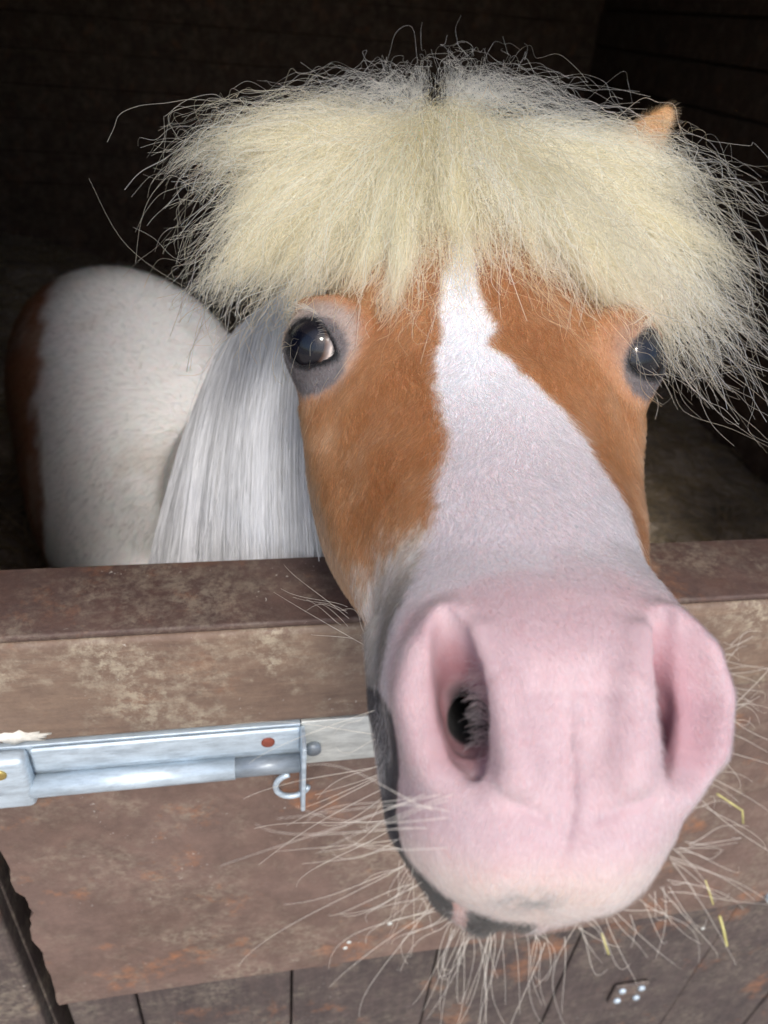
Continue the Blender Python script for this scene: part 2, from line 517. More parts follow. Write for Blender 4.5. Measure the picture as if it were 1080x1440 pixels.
# flared outer rims
cxm = 5.12
for sg in (-1, 1):
    q_ = 0.88 if sg < 0 else 1.03
    rim = [(cxm + sg * 3.6 * q_, -3.4, 22.7), (cxm + sg * 4.2 * q_, -4.3, 22.3), (cxm + sg * 4.42 * q_, -5.4, 22.1), (cxm + sg * 4.2 * q_, -6.8, 21.8), (cxm + sg * 3.2 * q_, -7.7, 21.3)]
    chain(rim, [0.5, 0.64, 0.72, 0.66, 0.4], 0.9)
    # medial wing (alar fold): the edge of the central plane, swelling to a knob below
    fold = [(cxm + sg * 2.45, -3.6, 21.7), (cxm + sg * 1.95, -4.9, 20.8), (cxm + sg * 1.7, -6.0, 20.42), (cxm + sg * 1.5, -6.95, 20.1), (cxm + sg * 1.3, -7.3, 20.2)]
    chain(fold, [0.3, 0.46, 0.52, 0.64, 0.4], 0.7)
# cavities: a soft dish from the outer rim, then a sharp undercut against the fold
for sg in (-1, 1):
    q_ = 0.95 if sg < 0 else 1.0
    if sg < 0:
        dish, dr, dk_ = [(cxm - 3.3, -3.5, 21.3), (cxm - 3.45, -4.9, 20.5), (cxm - 3.1, -6.6, 20.2)], [0.5, 0.98, 0.75], 0.9
    else:
        dish, dr, dk_ = [(cxm + 3.75, -3.7, 21.6), (cxm + 4.0, -5.1, 20.9), (cxm + 3.5, -6.8, 20.4)], [0.6, 1.15, 0.8], 0.55
    chain(dish, dr, dk_, sub)
    cut_ = [(cxm + sg * 3.35, -2.95, 22.3), (cxm + sg * 3.2, -3.6, 21.9), (cxm + sg * 2.95, -4.8, 21.4), (cxm + sg * 2.78, -5.8, 21.2), (cxm + sg * 2.6, -6.7, 21.1), (cxm + sg * 2.5, -7.2, 20.8)]
    chain(cut_, [0.32, 0.56, 0.82, 0.86, 0.72, 0.4], 0.1, sub)
    cut2 = [(cxm + sg * 2.9, -4.6, 21.9), (cxm + sg * 2.75, -5.7, 22.2), (cxm + sg * 2.6, -6.6, 22.2)]
    chain(cut2, [0.5, 0.75, 0.7], 0.4, sub)
    deep = [(cxm + sg * 2.5, -6.6, 22.2), (cxm + sg * 2.2, -6.0, 25.0), (cxm + sg * 1.8, -4.6, 29.0)]
    chain(deep, [0.74, 0.7, 0.5], 0.15, sub)
# dark cheek edge and mouth corner on the near side
me_pts = [(515, 900, 27.5, 0.9), (521, 990, 26.5, 0.95), (533, 1080, 25.6, 0.9), (546, 1160, 24.8, 0.8), (566, 1215, 24.1, 0.7), (604, 1275, 23.4, 0.65), (650, 1305, 22.9, 0.6)]
chain([(float(pix(x_, y_, w_)[0]) + r_ * 0.95, float(pix(x_, y_, w_)[1]) + (0.0 if y_ < 1200 else r_ * 0.7), w_) for x_, y_, w_, r_ in me_pts], [q[3] for q in me_pts], 0.45)
# lower lip and chin
chain([(4.4, -10.9, 25.0), (4.3, -11.5, 23.4)], [1.9, 1.35], 0.3)
chain([(2.4, -11.7, 22.95), (3.4, -12.0, 22.6), (4.5, -12.05, 22.5), (5.8, -11.9, 22.9), (6.8, -11.4, 23.6)], [0.6, 0.6, 0.6, 0.6, 0.5], 0.3)
chain([(4.3, -10.7, 25.2), (4.3, -9.8, 28.0)], [1.9, 2.6], 0.8)

# ---- eyes
ER = 1.9
EYES = []
def lid_ang(al, as_, sg):
    wl, up_, dn_, sf = (0.88, 0.60, 0.62, 0.05) if sg < 0 else (0.84, 0.58, 0.66, 0.06)
    return (np.abs((al + sf) / wl) ** 1.8 + np.abs(as_ / np.where(as_ > 0, up_, dn_)) ** 1.8) ** (1 / 1.8)
for sg in (-1, 1):
    ec = np.array([CX + sg * 7.95, 8.75 - (0.55 if sg > 0 else 0), 39.4])
    ax = nrm([sg * (0.46 if sg < 0 else 0.58), -0.02, -0.89])
    lon = np.array([-sg * 0.80, -0.42, -0.40])             # long axis of the lid opening, towards the nose
    lon = nrm(lon - (lon @ ax) * ax)
    sh = np.cross(ax, lon) * sg
    if sh[1] < 0: sh = -sh
    EYES.append((ec, ax, lon, sh, sg))
    sl, X, V, W = block(ec - 4.5, ec + 4.5)
    r = np.sqrt((X - ec[0]) ** 2 + (V - ec[1]) ** 2 + (W - ec[2]) ** 2)
    add(sl, (r - (ER + 0.30)).astype(np.float32), 1.3)
    # brow ridge
    b0 = ec + 1.6 * sh * 1.0 - ax * 0.1 + lon * 1.7
    b1 = ec + 1.95 * sh + ax * 0.2
    b2 = ec + 1.5 * sh + ax * 0.1 - lon * 1.7
    chain([b0, b1, b2], [0.6, 0.75, 0.6], 0.9)
    dx, dv, dw = X - ec[0], V - ec[1], W - ec[2]
    ca = (dx * ax[0] + dv * ax[1] + dw * ax[2]) / np.maximum(r, 1e-3)
    cl = (dx * lon[0] + dv * lon[1] + dw * lon[2]) / np.maximum(r, 1e-3)
    cs = (dx * sh[0] + dv * sh[1] + dw * sh[2]) / np.maximum(r, 1e-3)
    al = np.arctan2(cl, ca); as_ = np.arctan2(cs, ca)
    ang = lid_ang(al, as_, sg)
    cut = np.maximum((ang - 1) * 1.35, (ER - 0.15) - r)
    cut = np.where(ca > 0, cut, 5).astype(np.float32)
    sub(sl, cut, 0.18)
    sub(sl, (r - (ER + 0.01)).astype(np.float32), 0.0)

# ---- ears: hollow leaf shapes leaning outwards
for sg in (-1, 1):
    lo_ = 1.6 if sg < 0 else 0.0
    base = np.array([CX + sg * 7.2, 18.2 - lo_, 45.2]); tip = np.array([CX + sg * 12.1, 23.7 - lo_, 43.3])
    ea = nrm(tip - base); L = np.linalg.norm(tip - base)
    fr = np.array([0, -0.25, -1.0]); fr = nrm(fr - (fr @ ea) * ea)
    sd = np.cross(ea, fr)
    lo, hi = bb([base, tip], 4.0)
    sl, X, V, W = block(lo, hi)
    dx, dv, dw = X - base[0], V - base[1], W - base[2]
    q = (dx * ea[0] + dv * ea[1] + dw * ea[2]) / L
    f_ = dx * fr[0] + dv * fr[1] + dw * fr[2]
    g_ = dx * sd[0] + dv * sd[1] + dw * sd[2]
    rad = 2.35 * np.clip(1.02 - q, 0.0, 1) ** 0.72 * (0.75 + 0.5 * np.clip(q, 0, 1)) * np.clip(0.6 + q, 0, 1) + 0.02
    outer = np.sqrt((f_ / 0.75) ** 2 + g_ ** 2) - rad
    outer = np.maximum(outer * 0.75, np.maximum((q - 1.0) * L, (-0.3 - q) * L)).astype(np.float32)
    inner = (np.sqrt(((f_ - 1.0) / 0.9) ** 2 + g_ ** 2) - rad * 0.9) * 0.8
    inner = np.maximum(inner, (0.1 - q) * L).astype(np.float32)
    outer = -smin(-outer, inner, 0.2)
    add(sl, outer, 0.5)

# ---- surface nets on the uneven grid
def surface_nets():
    S_ = G < 0
    nx, ny, nz = S_.shape
    cnt = np.zeros((nx - 1, ny - 1, nz - 1), np.int8)
    for a in (0, 1):
        for b in (0, 1):
            for c in (0, 1):
                cnt += S_[a:nx - 1 + a, b:ny - 1 + b, c:nz - 1 + c]
    act = (cnt > 0) & (cnt < 8)
    I = np.argwhere(act)
    idx = np.full(act.shape, -1, np.int32)
    idx[act] = np.arange(len(I))
    acc = np.zeros((len(I), 3)); num = np.zeros(len(I))
    corners = [(a, b, c) for a in (0, 1) for b in (0, 1) for c in (0, 1)]
    for i, ca in enumerate(corners):
        for cb in corners[i + 1:]:
            if sum(abs(x - y) for x, y in zip(ca, cb)) != 1: continue
            ia, ib = I + ca, I + cb
            fa = G[ia[:, 0], ia[:, 1], ia[:, 2]]; fb = G[ib[:, 0], ib[:, 1], ib[:, 2]]
            m_ = (fa < 0) != (fb < 0)
            k_ = np.where(m_, fa / np.where(m_, fa - fb, 1), 0)[:, None]
            pa = np.stack([XS[ia[:, 0]], VS[ia[:, 1]], WS[ia[:, 2]]], 1)
            pb = np.stack([XS[ib[:, 0]], VS[ib[:, 1]], WS[ib[:, 2]]], 1)
            acc += np.where(m_[:, None], pa + (pb - pa) * k_, 0)
            num += m_
    P = acc / num[:, None]
    quads = []
    for ax_ in range(3):
        sl0 = [slice(1, -1)] * 3; sl1 = [slice(1, -1)] * 3
        sl0[ax_] = slice(0, -1); sl1[ax_] = slice(1, None)
        a = S_[tuple(sl0)]; b = S_[tuple(sl1)]
        e = np.argwhere(a != b)
        flip = a[e[:, 0], e[:, 1], e[:, 2]]
        off = np.ones(3, int); off[ax_] = 0
        e = e + off
        o1, o2 = [(1, 2), (2, 0), (0, 1)][ax_]
        d1 = np.zeros(3, int); d1[o1] = 1
        d2 = np.zeros(3, int); d2[o2] = 1
        def cid(x): return idx[x[:, 0], x[:, 1], x[:, 2]]
        q = np.stack([cid(e - d1 - d2), cid(e - d2), cid(e), cid(e - d1)], 1)
        q[flip] = q[flip][:, ::-1]
        quads.append(q)
    Q = np.concatenate(quads)
    Q = Q[(Q >= 0).all(1)]
    return P, Q
P, Q = surface_nets()
# light smoothing
for it in range(3):
    sm_ = np.zeros_like(P); nn = np.zeros(len(P))
    for a, b in ((0, 1), (1, 2), (2, 3), (3, 0)):
        for i_, j_ in ((a, b), (b, a)):
            for c_ in range(3):
                sm_[:, c_] += np.bincount(Q[:, i_], P[Q[:, j_], c_], len(P))
            nn += np.bincount(Q[:, i_], minlength=len(P))
    P = P + ((sm_ / np.maximum(nn, 1)[:, None]) - P) * 0.5
# orientation (depth axis is mirrored against camera space): test with one face against the field
def fieldgrad(p, e=0.15):
    g = np.zeros_like(p)
    for c_ in range(3):
        q = p.copy(); q[:, c_] += e
        r_ = p.copy(); r_[:, c_] -= e
        g[:, c_] = field(q) - field(r_)
    return g / np.maximum(np.linalg.norm(g, axis=1, keepdims=True), 1e-6)
def field(p):
    out = np.zeros(len(p), np.float32)
    ii, ff = [], []
    for c_, A in enumerate((XS, VS, WS)):
        x = np.clip(p[:, c_], A[0] + 1e-3, A[-1] - 1e-3)
        i = np.clip(np.searchsorted(A, x) - 1, 0, len(A) - 2)
        ii.append(i); ff.append((x - A[i]) / (A[i + 1] - A[i]))
    for a in (0, 1):
        for b in (0, 1):
            for c in (0, 1):
                wgt = (ff[0] if a else 1 - ff[0]) * (ff[1] if b else 1 - ff[1]) * (ff[2] if c else 1 - ff[2])
                out += wgt * G[ii[0] + a, ii[1] + b, ii[2] + c]
    return out

PW = w2(P)
fn = np.cross(PW[Q[:, 1]] - PW[Q[:, 0]], PW[Q[:, 3]] - PW[Q[:, 0]])
ctr = P[Q].mean(1)
test = rng.integers(0, len(Q), 2000)
gw = fieldgrad(ctr[test]); gw = np.stack([gw[:, 0], gw[:, 1], -gw[:, 2]], 1) @ M.T
if (fn[test] * gw).sum() < 0:
    Q = Q[:, ::-1].copy()
    fn = -np.cross(PW[Q[:, 1]] - PW[Q[:, 0]], PW[Q[:, 3]] - PW[Q[:, 0]]) * -1

# ---- coat colours (albedo) as a function of the place on the pony
CHEST = np.array([0.34, 0.172, 0.083]); CHEST_D = np.array([0.23, 0.105, 0.048])
WHITE = np.array([0.66, 0.67, 0.70]); PINK = np.array([0.48, 0.35, 0.375]); GREY = np.array([0.22, 0.21, 0.20]); DARK = np.array([0.018, 0.018, 0.021])
BL = [(-9, -0.9), (-3.7, -1.75), (0.9, -2.15), (3.9, -2.6), (7.0, -2.15), (9.5, -2.6), (11.5, -3.0), (14, -3.6), (16, -4.3), (19, -6)]
BR = [(-9, 0.0), (-3.7, 0.0), (-1.3, 0.75), (0.6, 0.2), (2.4, 1.6), (4.6, 3.2), (7.0, 4.1), (9.0, 4.9), (11.0, 5.6), (19, 6.5)]
def mixa(c, d, f): return c * (1 - f[:, None]) + d * f[:, None]
def coat(p, fur=False, jitter=0.0):
    """albedo (n,3) and bareness (n) at points p (x, v, w)"""
    x, v, w = p[:, 0], p[:, 1], p[:, 2]
    t, s = ts(v, w)
    u = x - (CX + 0.014 * np.clip(t, 0, 25))
    n1 = fbm(p * 0.9, 3); n2 = fbm(p * 4.0 + 30, 3); n3 = fbm(p * 0.25 + 9, 2)
    ed = (n1 - 0.5) * 1.4 + (n2 - 0.5) * 1.1 + jitter
    c = mixa(np.tile(CHEST, (len(p), 1)), CHEST_D, sstep(0.45, 0.75, n3) * 0.5)
    # lighter golden lower cheek
    c = mixa(c, np.array([0.46, 0.24, 0.10]), sstep(-10.5, -14.5, s) * 0.75 * (t < 12))
    c = mixa(c, np.array([0.28, 0.125, 0.055]), np.exp(-((t - 8) / 4.5) ** 2 - ((np.abs(u) - 4) / 2.2) ** 2) * 0.7)
    # blaze
    bl = np.interp(t, [a for a, _ in BL], [b for _, b in BL]); br = np.interp(t, [a for a, _ in BR], [b for _, b in BR])
    inb = sstep(-0.18, 0.18, np.minimum(u - bl, br - u) + ed * 0.42) * (s > -6.5) * sstep(-10.5, -9, t)
    # grey-white lower side of the nose
    gz = sstep(-0.9, 0.9, t - (11.7 + 0.25 * (s + 5)) + ed * 1.6)
    greyc = mixa(np.tile(np.array([0.40, 0.36, 0.32]), (len(p), 1)), np.array([0.62, 0.58, 0.55]), sstep(0.4, 0.65, n2))
    greyc = mixa(greyc, GREY * 0.7, sstep(13.0, 17.0, t) * (u < 0))
    c = mixa(c, greyc, gz)
    # muzzle dark skin on the near side of the mouth
    dk = sstep(15.2, 16.8, t + (n1 - 0.5)) * sstep(-4.2, -6.0, s + (n2 - 0.5)) * (u < 1.0) * sstep(23.4, 23.9, w + (n2 - 0.5) * 0.5)
    c = mixa(c, DARK, dk)
    wh = mixa(np.tile(WHITE, (len(p), 1)), np.array([0.50, 0.445, 0.47]), sstep(0, 10, t) * 0.9)
    c = mixa(c, wh, inb)
    # pink nose
    fr = sstep(24.3, 23.3, w + 0.4 * (v + 6) * (v < -6) + (n1 - 0.5) * 1.2)
    pk = sstep(14.5, 18.0, t + (n1 - 0.5) * 1.5) * np.maximum(fr, (u > 0.5) * 1.0)
    pinkc = mixa(np.tile(PINK, (len(p), 1)), np.array([0.56, 0.42, 0.44]), sstep(0.42, 0.7, n1) * 0.55)
    lipz = sstep(-8.6, -10.6, v)
    pinkc = mixa(pinkc, np.array([0.58, 0.48, 0.40]), lipz * 0.75)
    c = mixa(c, pinkc, pk)
    lw = (v < -6.2) * sstep(23.0, 23.5, w - np.clip(-8.5 - v, 0, 3) * -0.28 + (n2 - 0.5) * 0.4) * (u < 3)
    c = mixa(c, DARK * 1.4, lw * (t > 14))
    # smudge over the lip
    smz = np.exp(-((x - 3.75) / 0.85) ** 2 - ((v + 10.55) / 0.42) ** 2) * (w < 22.5)
    c = mixa(c, GREY * 1.1, np.clip(smz * 1.5 * sstep(0.3, 0.6, n2), 0, 0.9))
    # lower lip: dark to the left, pink to the right
    ll = (v < -10.8) * sstep(21.6, 22.0, w)
    c = mixa(c, np.where((x > 4.6)[:, None] | ((x < 2.5) & (x > 2.1))[:, None], np.array([0.42, 0.27, 0.24]), GREY * 0.22), ll * (t > 20))
    # nostril passages: black deep inside, cavity shade painted as darker pink on inner walls
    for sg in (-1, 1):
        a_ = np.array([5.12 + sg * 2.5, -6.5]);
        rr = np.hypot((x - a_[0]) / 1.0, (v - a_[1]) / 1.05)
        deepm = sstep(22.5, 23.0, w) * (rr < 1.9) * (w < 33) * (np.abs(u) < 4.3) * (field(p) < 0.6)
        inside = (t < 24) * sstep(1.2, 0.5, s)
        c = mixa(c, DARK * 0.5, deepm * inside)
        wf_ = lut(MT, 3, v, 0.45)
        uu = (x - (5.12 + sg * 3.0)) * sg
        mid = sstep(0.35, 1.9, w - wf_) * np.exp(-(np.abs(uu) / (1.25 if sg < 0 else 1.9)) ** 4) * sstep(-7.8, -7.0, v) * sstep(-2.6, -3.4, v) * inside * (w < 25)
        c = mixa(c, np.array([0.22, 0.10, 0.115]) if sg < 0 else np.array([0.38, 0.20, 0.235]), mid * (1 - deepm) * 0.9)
    # eyelids
    for ec, ax, lon, sh, sg in EYES:
        q = p - ec
        r = np.linalg.norm(q, axis=1)
        ca = q @ ax / r; al = np.arctan2(q @ lon / r, ca); as_ = np.arctan2(q @ sh / r, ca)
        ang = lid_ang(al, as_, sg)
        near = (r < 4.6) & (ca > -0.3)
        low = as_ < 0
        # dark skin is a soft rounded patch, wider below the eye
        ql, qs = q @ lon, q @ sh
        e_ = 1.0 if sg < 0 else 0.82
        rl = np.sqrt(((ql - 0.2) / 2.1) ** 2 + ((qs + 0.15) / 2.25) ** 2) / e_
        rd_ = np.sqrt(((ql - 0.35) / 1.95) ** 2 + ((qs + 0.55) / 1.95) ** 2) / e_
        near = near & (r < 4.2)
        ring_l = sstep(1.35, 0.95, rl + ed * 0.16) * near
        ring_d = sstep(1.16, 0.98, rd_ + ed * 0.12) * near
        c = mixa(c, np.array([0.29, 0.255, 0.235]), ring_l * (0.85 if sg < 0 else 0.35))
        c = mixa(c, np.array([0.09, 0.085, 0.09]), ring_d * 0.93)
        c = mixa(c, DARK * 0.45, sstep(1.2, 1.05, ang) * near * (r < 2.6))
    if fur:
        c = mixa(c, np.array([0.74, 0.66, 0.66]), pk * 0.6 * (c[:, 0] > 0.35))
        c = mixa(c, np.array([0.84, 0.85, 0.90]), inb * 0.75 * (1 - 0.45 * sstep(2, 13, t)) * (1 - pk))
    # neck, body
    back = sstep(50.5, 53, w)
    pw = np.stack([x, v, -w], 1) @ M.T
    bodyc = np.tile(np.array([0.80, 0.82, 0.82]), (len(p), 1))
    n4 = fbm(p * 0.12 + 3, 3)
    brown = sstep(-1.2, 1.2, (-36.3 - pw[:, 0]) + (n4 - 0.5) * 9 - 0.06 * (pw[:, 1] - 135) - 0.0 * pw[:, 2])
    brown = np.maximum(brown, sstep(-112, -118, pw[:, 2]) * 0)
    bodyc = mixa(bodyc, np.array([0.26, 0.10, 0.04]), brown)
    bodyc = mixa(bodyc, np.array([0.5, 0.45, 0.38]), sstep(0.55, 0.75, n4) * 0.35)
    bodyc = mixa(bodyc, np.array([0.06, 0.05, 0.045]), sstep(-120.5, -121.5, pw[:, 2]))
    c = mixa(c, bodyc, back)
    # ears keep the chestnut, with a pale edge
    eart = (v > 17.0) & (np.abs(x - CX) > 6.2) & (w < 50)
    c = np.where(eart[:, None], np.array([0.42, 0.25, 0.125]), c)
    bare = np.maximum(pk, 0) * (1 - back)
    return np.clip(c, 0.005, 0.95), bare

BASE = w2(from_world(np.array([-10., 120, -127])))
BASE[2] = 0.0
pony = empty('pony', tuple(BASE))
tag(pony, 'chestnut and white pony with pink nose and frizzy cream forelock looking over the stable door', 'pony')

me = bpy.data.meshes.new('body')
me.vertices.add(len(P)); me.vertices.foreach_set('co', (PW - BASE).astype(np.float32).ravel())
me.loops.add(Q.size); me.loops.foreach_set('vertex_index', Q.ravel().astype(np.int32))
me.polygons.add(len(Q))
me.polygons.foreach_set('loop_start', np.arange(0, Q.size, 4, dtype=np.int32))
me.polygons.foreach_set('loop_total', np.full(len(Q), 4, np.int32))
me.polygons.foreach_set('use_smooth', np.ones(len(Q), bool))
me.update(); me.validate()
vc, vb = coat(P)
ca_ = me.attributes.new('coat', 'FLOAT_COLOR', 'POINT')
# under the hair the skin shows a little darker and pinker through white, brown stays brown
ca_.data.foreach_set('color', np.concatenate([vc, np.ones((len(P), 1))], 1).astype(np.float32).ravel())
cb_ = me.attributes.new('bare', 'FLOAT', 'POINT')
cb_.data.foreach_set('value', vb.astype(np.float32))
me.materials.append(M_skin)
body = bpy.data.objects.new('body', me)
body.parent = pony
C.objects.link(body)
print('body verts', len(P))

# ---- curves helper
def curves_obj(name, pts, rad, col, mat, parent, base=BASE, kind=None):
    """pts (N,K,3) world m; rad (N,K) m; col (N,3)"""
    n_, k_ = pts.shape[:2]
    hc = bpy.data.hair_curves.new(name)
    hc.add_curves([k_] * n_)
    hc.attributes['position'].data.foreach_set('vector', (pts - base).astype(np.float32).ravel())
    ra = hc.attributes.get('radius') or hc.attributes.new('radius', 'FLOAT', 'POINT')
    ra.data.foreach_set('value', rad.astype(np.float32).ravel())
    ta = hc.attributes.new('tint', 'FLOAT_COLOR', 'CURVE')
    ta.data.foreach_set('color', np.concatenate([col, np.ones((n_, 1))], 1).astype(np.float32).ravel())
    hc.materials.append(mat)
    o = bpy.data.objects.new(name, hc)
    o.parent = parent
    C.objects.link(o)
    if kind: o['kind'] = kind
    return o

# ---- short coat
def coat_fur(N_, select, length, radius, name, dens=None, flow=None, k=4):
    tri = np.linalg.norm(fn, axis=1)
    wgt = tri * select(ctr)
    if wgt.sum() <= 0: return
    wgt = wgt / wgt.sum()
    f_i = rng.choice(len(Q), N_, p=wgt)
    a, b = rng.random((2, N_, 1))
    q = P[Q[f_i]]
    p = (q[:, 0] * (1 - a) + q[:, 1] * a) * (1 - b) + (q[:, 3] * (1 - a) + q[:, 2] * a) * b
    nr_ = fieldgrad(p, 0.3)
    fl = flow(p)
    jit = rng.normal(0, 0.22, (N_, 3)); sw = (vnoise(p * 0.8 + 50)[:, None] - 0.5) * np.array([[1.2, 0, 0]])
    d = fl + jit + sw
    d = d - (d * nr_).sum(1, keepdims=True) * nr_
    d /= np.maximum(np.linalg.norm(d, axis=1, keepdims=True), 1e-6)
    L = length(p) * rng.uniform(0.6, 1.25, N_)
    lift = 0.30 + rng.uniform(-0.1, 0.22, N_)
    pts = []
    for i in range(k):
        s_ = i / (k - 1)
        pts.append(p - nr_ * 0.02 + (d * s_ + nr_ * (lift * (s_ - 0.35 * s_ * s_))[:, None]) * L[:, None])
    pts = np.stack(pts, 1)
    c, bare = coat(p, True, rng.normal(0, 0.5, N_))
    br_ = rng.uniform(0.65, 1.25, (N_, 1)) * (1 + 0.8 * (rng.random((N_, 1)) > 0.9))
    c = np.clip(c * br_, 0.01, 0.93)
    # white guard hairs scattered in the chestnut
    rd = radius(p)[:, None] * np.linspace(1.0, 0.25, k)[None] 
    return curves_obj(name, w2(pts), rd, c, M_fur, pony, kind='stuff')

def fl_head(p):
    t, s = ts(p[:, 1], p[:, 2])
    f_ = np.tile(np.array([0, EV, EW]), (len(p), 1))
    # hair runs down the nose and back along the cheeks
    u = p[:, 0] - CX
    side = sstep(3, 7, np.abs(u)) * sstep(-3, -9, s)
    f_ = f_ * (1 - 0.5 * side[:, None]) + np.array([[0, -0.9, 0.2]]) * side[:, None] * 0.8
    f_[:, 0] += 0.35 * np.tanh(u / 2.5) * (1 - side)
    return f_
def noteye(p):
    m_ = np.ones(len(p))
    for ec, ax, lon, sh, sg in EYES:
        m_ *= (np.linalg.norm(p - ec, axis=1) > ER + 0.12)
    return m_
def sel_head(p):
    t, s = ts(p[:, 1], p[:, 2])
    m_ = (p[:, 2] < 52) * noteye(p)
    hole = 1 - ((p[:, 2] > 20.6) & (np.abs(np.abs(p[:, 0] - 5.12) - 2.95) < 1.0) & (p[:, 1] < -3.2) & (p[:, 1] > -7.4) & (p[:, 2] < 32) & (np.abs(p[:, 0] - 5.12) < 3.9))
    return m_ * hole * (1 + 0.3 * sstep(15, 20, t)) * np.where(p[:, 2] > 46, 0.35, 1.0)
def len_head(p):
    t, s = ts(p[:, 1], p[:, 2])
    L = 0.62 - 0.34 * sstep(9, 19, t)
    L = L + 0.22 * sstep(-8.8, -10.5, p[:, 1]) * (p[:, 2] < 22.5)
    for ec, *_ in EYES:
        L = np.where(np.linalg.norm(p - ec, axis=1) < 3.2, np.minimum(L, 0.3), L)
    return L
def rad_head(p):
    t, s = ts(p[:, 1], p[:, 2])
    return (0.00010 - 0.000055 * sstep(9, 19, t))
fur = coat_fur(380000, sel_head, len_head, rad_head, 'short_face_hair', flow=fl_head)
def fl_body(p):
    f_ = np.tile(from_world(np.array([-0.15, 0.35, -1.0])), (len(p), 1))
    return f_
coat_fur(90000, lambda p: (p[:, 2] > 50) * (p[:, 2] < 200) * (p[:, 1] > -45) * 1.0, lambda p: 0.8 + 0.7 * sstep(60, 110, p[:, 2]), lambda p: np.full(len(p), 0.00022), 'body_hair', flow=fl_body, k=4)

# ---- eyes
def uv_sphere(c, r, nu=48, nv=32, flat=None):
    vs, fs = [], []
    for j in range(nv + 1):
        th = math.pi * j / nv
        for i in range(nu):
            ph = 2 * math.pi * i / nu
            vs.append((math.sin(th) * math.cos(ph), math.sin(th) * math.sin(ph), math.cos(th)))
    for j in range(nv):
        for i in range(nu):
            fs.append((j * nu + i, j * nu + (i + 1) % nu, (j + 1) * nu + (i + 1) % nu, (j + 1) * nu + i))
    return np.array(vs) * r + c, fs
def mat_eye():
    m, nt, b = mat_new('eyeball')
    tc = N(nt, 'ShaderNodeTexCoord')
    sep = N(nt, 'ShaderNodeSeparateXYZ')
    nt.links.new(tc.outputs['Object'], sep.inputs[0])
    # local z = optical axis (m), local x = long axis
    def mth(op, a, bb_):
        n_ = N(nt, 'ShaderNodeMath', operation=op)
        for i, v in enumerate((a, bb_)):
            if v is None: continue
            if isinstance(v, (int, float)): n_.inputs[i].default_value = v
            else: nt.links.new(v, n_.inputs[i])
        return n_.outputs[0]
    R_ = ER / 100
    z = mth('DIVIDE', sep.outputs[2], R_)
    xx = mth('DIVIDE', sep.outputs[0], R_); yy = mth('DIVIDE', sep.outputs[1], R_)
    px_ = mth('POWER', mth('ABSOLUTE', mth('DIVIDE', xx, 0.50), None), 2.6)
    py_ = mth('POWER', mth('ABSOLUTE', mth('DIVIDE', yy, 0.27), None), 2.6)
    pup = mth('ADD', px_, py_)
    ns = noise(nt, tc.outputs['Object'], 500, 5, 0.7)
    ns2 = noise(nt, tc.outputs['Object'], 160, 5, 0.7)
    iris = mixc(nt, ns, (0.008, 0.009, 0.014), (0.028, 0.022, 0.024))
    iris = mixc(nt, ramp(nt, pup, [(0.9, 1.0), (1.1, 0.0)]), iris, (0.004, 0.005, 0.012))
    scl = mixc(nt, ramp(nt, ns2, [(0.4, 0.0), (0.7, 0.6)]), (0.66, 0.60, 0.56), (0.45, 0.25, 0.18))
    limb = mixc(nt, ramp(nt, z, [(0.58, 0.0), (0.69, 1.0)]), scl, (0.16, 0.09, 0.06))
    col = mixc(nt, ramp(nt, z, [(0.69, 0.0), (0.73, 1.0)]), limb, iris)
    nt.links.new(col, b.inputs['Base Color'])
    b.inputs['Roughness'].default_value = 0.25
    b.inputs['Coat Weight'].default_value = 0.15
    b.inputs['Specular IOR Level'].default_value = 0.1
    b.inputs['Coat Roughness'].default_value = 0.015
    b.inputs['Coat IOR'].default_value = 1.45
    return m
M_eye = mat_eye()
m_c, nt_c, b_c = mat_new('cornea')
b_c.inputs['Transmission Weight'].default_value = 1.0
b_c.inputs['Roughness'].default_value = 0.0
b_c.inputs['IOR'].default_value = 1.38
b_c.inputs['Base Color'].default_value = (0.9, 0.93, 1.0, 1)
for ec, ax, lon, sh, sg in EYES:
    vs, fs = uv_sphere(np.zeros(3), (ER - 0.03) / 100)
    iris_ax = nrm([-0.62, -0.02, -0.78]) if sg < 0 else nrm([0.36, -0.05, -0.92])
    cv = lambda q: (M @ np.array([q[0], q[1], -q[2]]))
    z_ = Vector(cv(iris_ax)); x_ = Vector(cv(lon)); x_ = (x_ - x_.dot(z_) * z_).normalized(); y_ = z_.cross(x_)
    o = link_mesh('eyeball', vs, fs, M_eye, pony, True)
    R3 = Matrix((x_, y_, z_)).transposed().to_4x4()
    o.matrix_local = Matrix.Translation(Vector(w2(ec) - BASE)) @ R3
    if sg < 0: o['label'] = 'dark eye with the white showing at its inner corner'
    # clear bulging cornea
    th0 = math.acos(0.62)
    cvs, cfs = [], []
    nr2, na = 12, 40
    for j in range(nr2 + 1):
        th = th0 * j / nr2
        rr = (ER - 0.02 + 0.16 * (1 - (j / nr2) ** 2)) / 100
        for i in range(na):
            ph = 2 * math.pi * i / na
            cvs.append((rr * math.sin(th) * math.cos(ph), rr * math.sin(th) * math.sin(ph), rr * math.cos(th)))
    for j in range(nr2):
        for i in range(na):
            cfs.append((j * na + i, (j + 1) * na + i, (j + 1) * na + (i + 1) % na, j * na + (i + 1) % na))
    link_mesh('cornea', cvs, cfs, m_c, o, True)

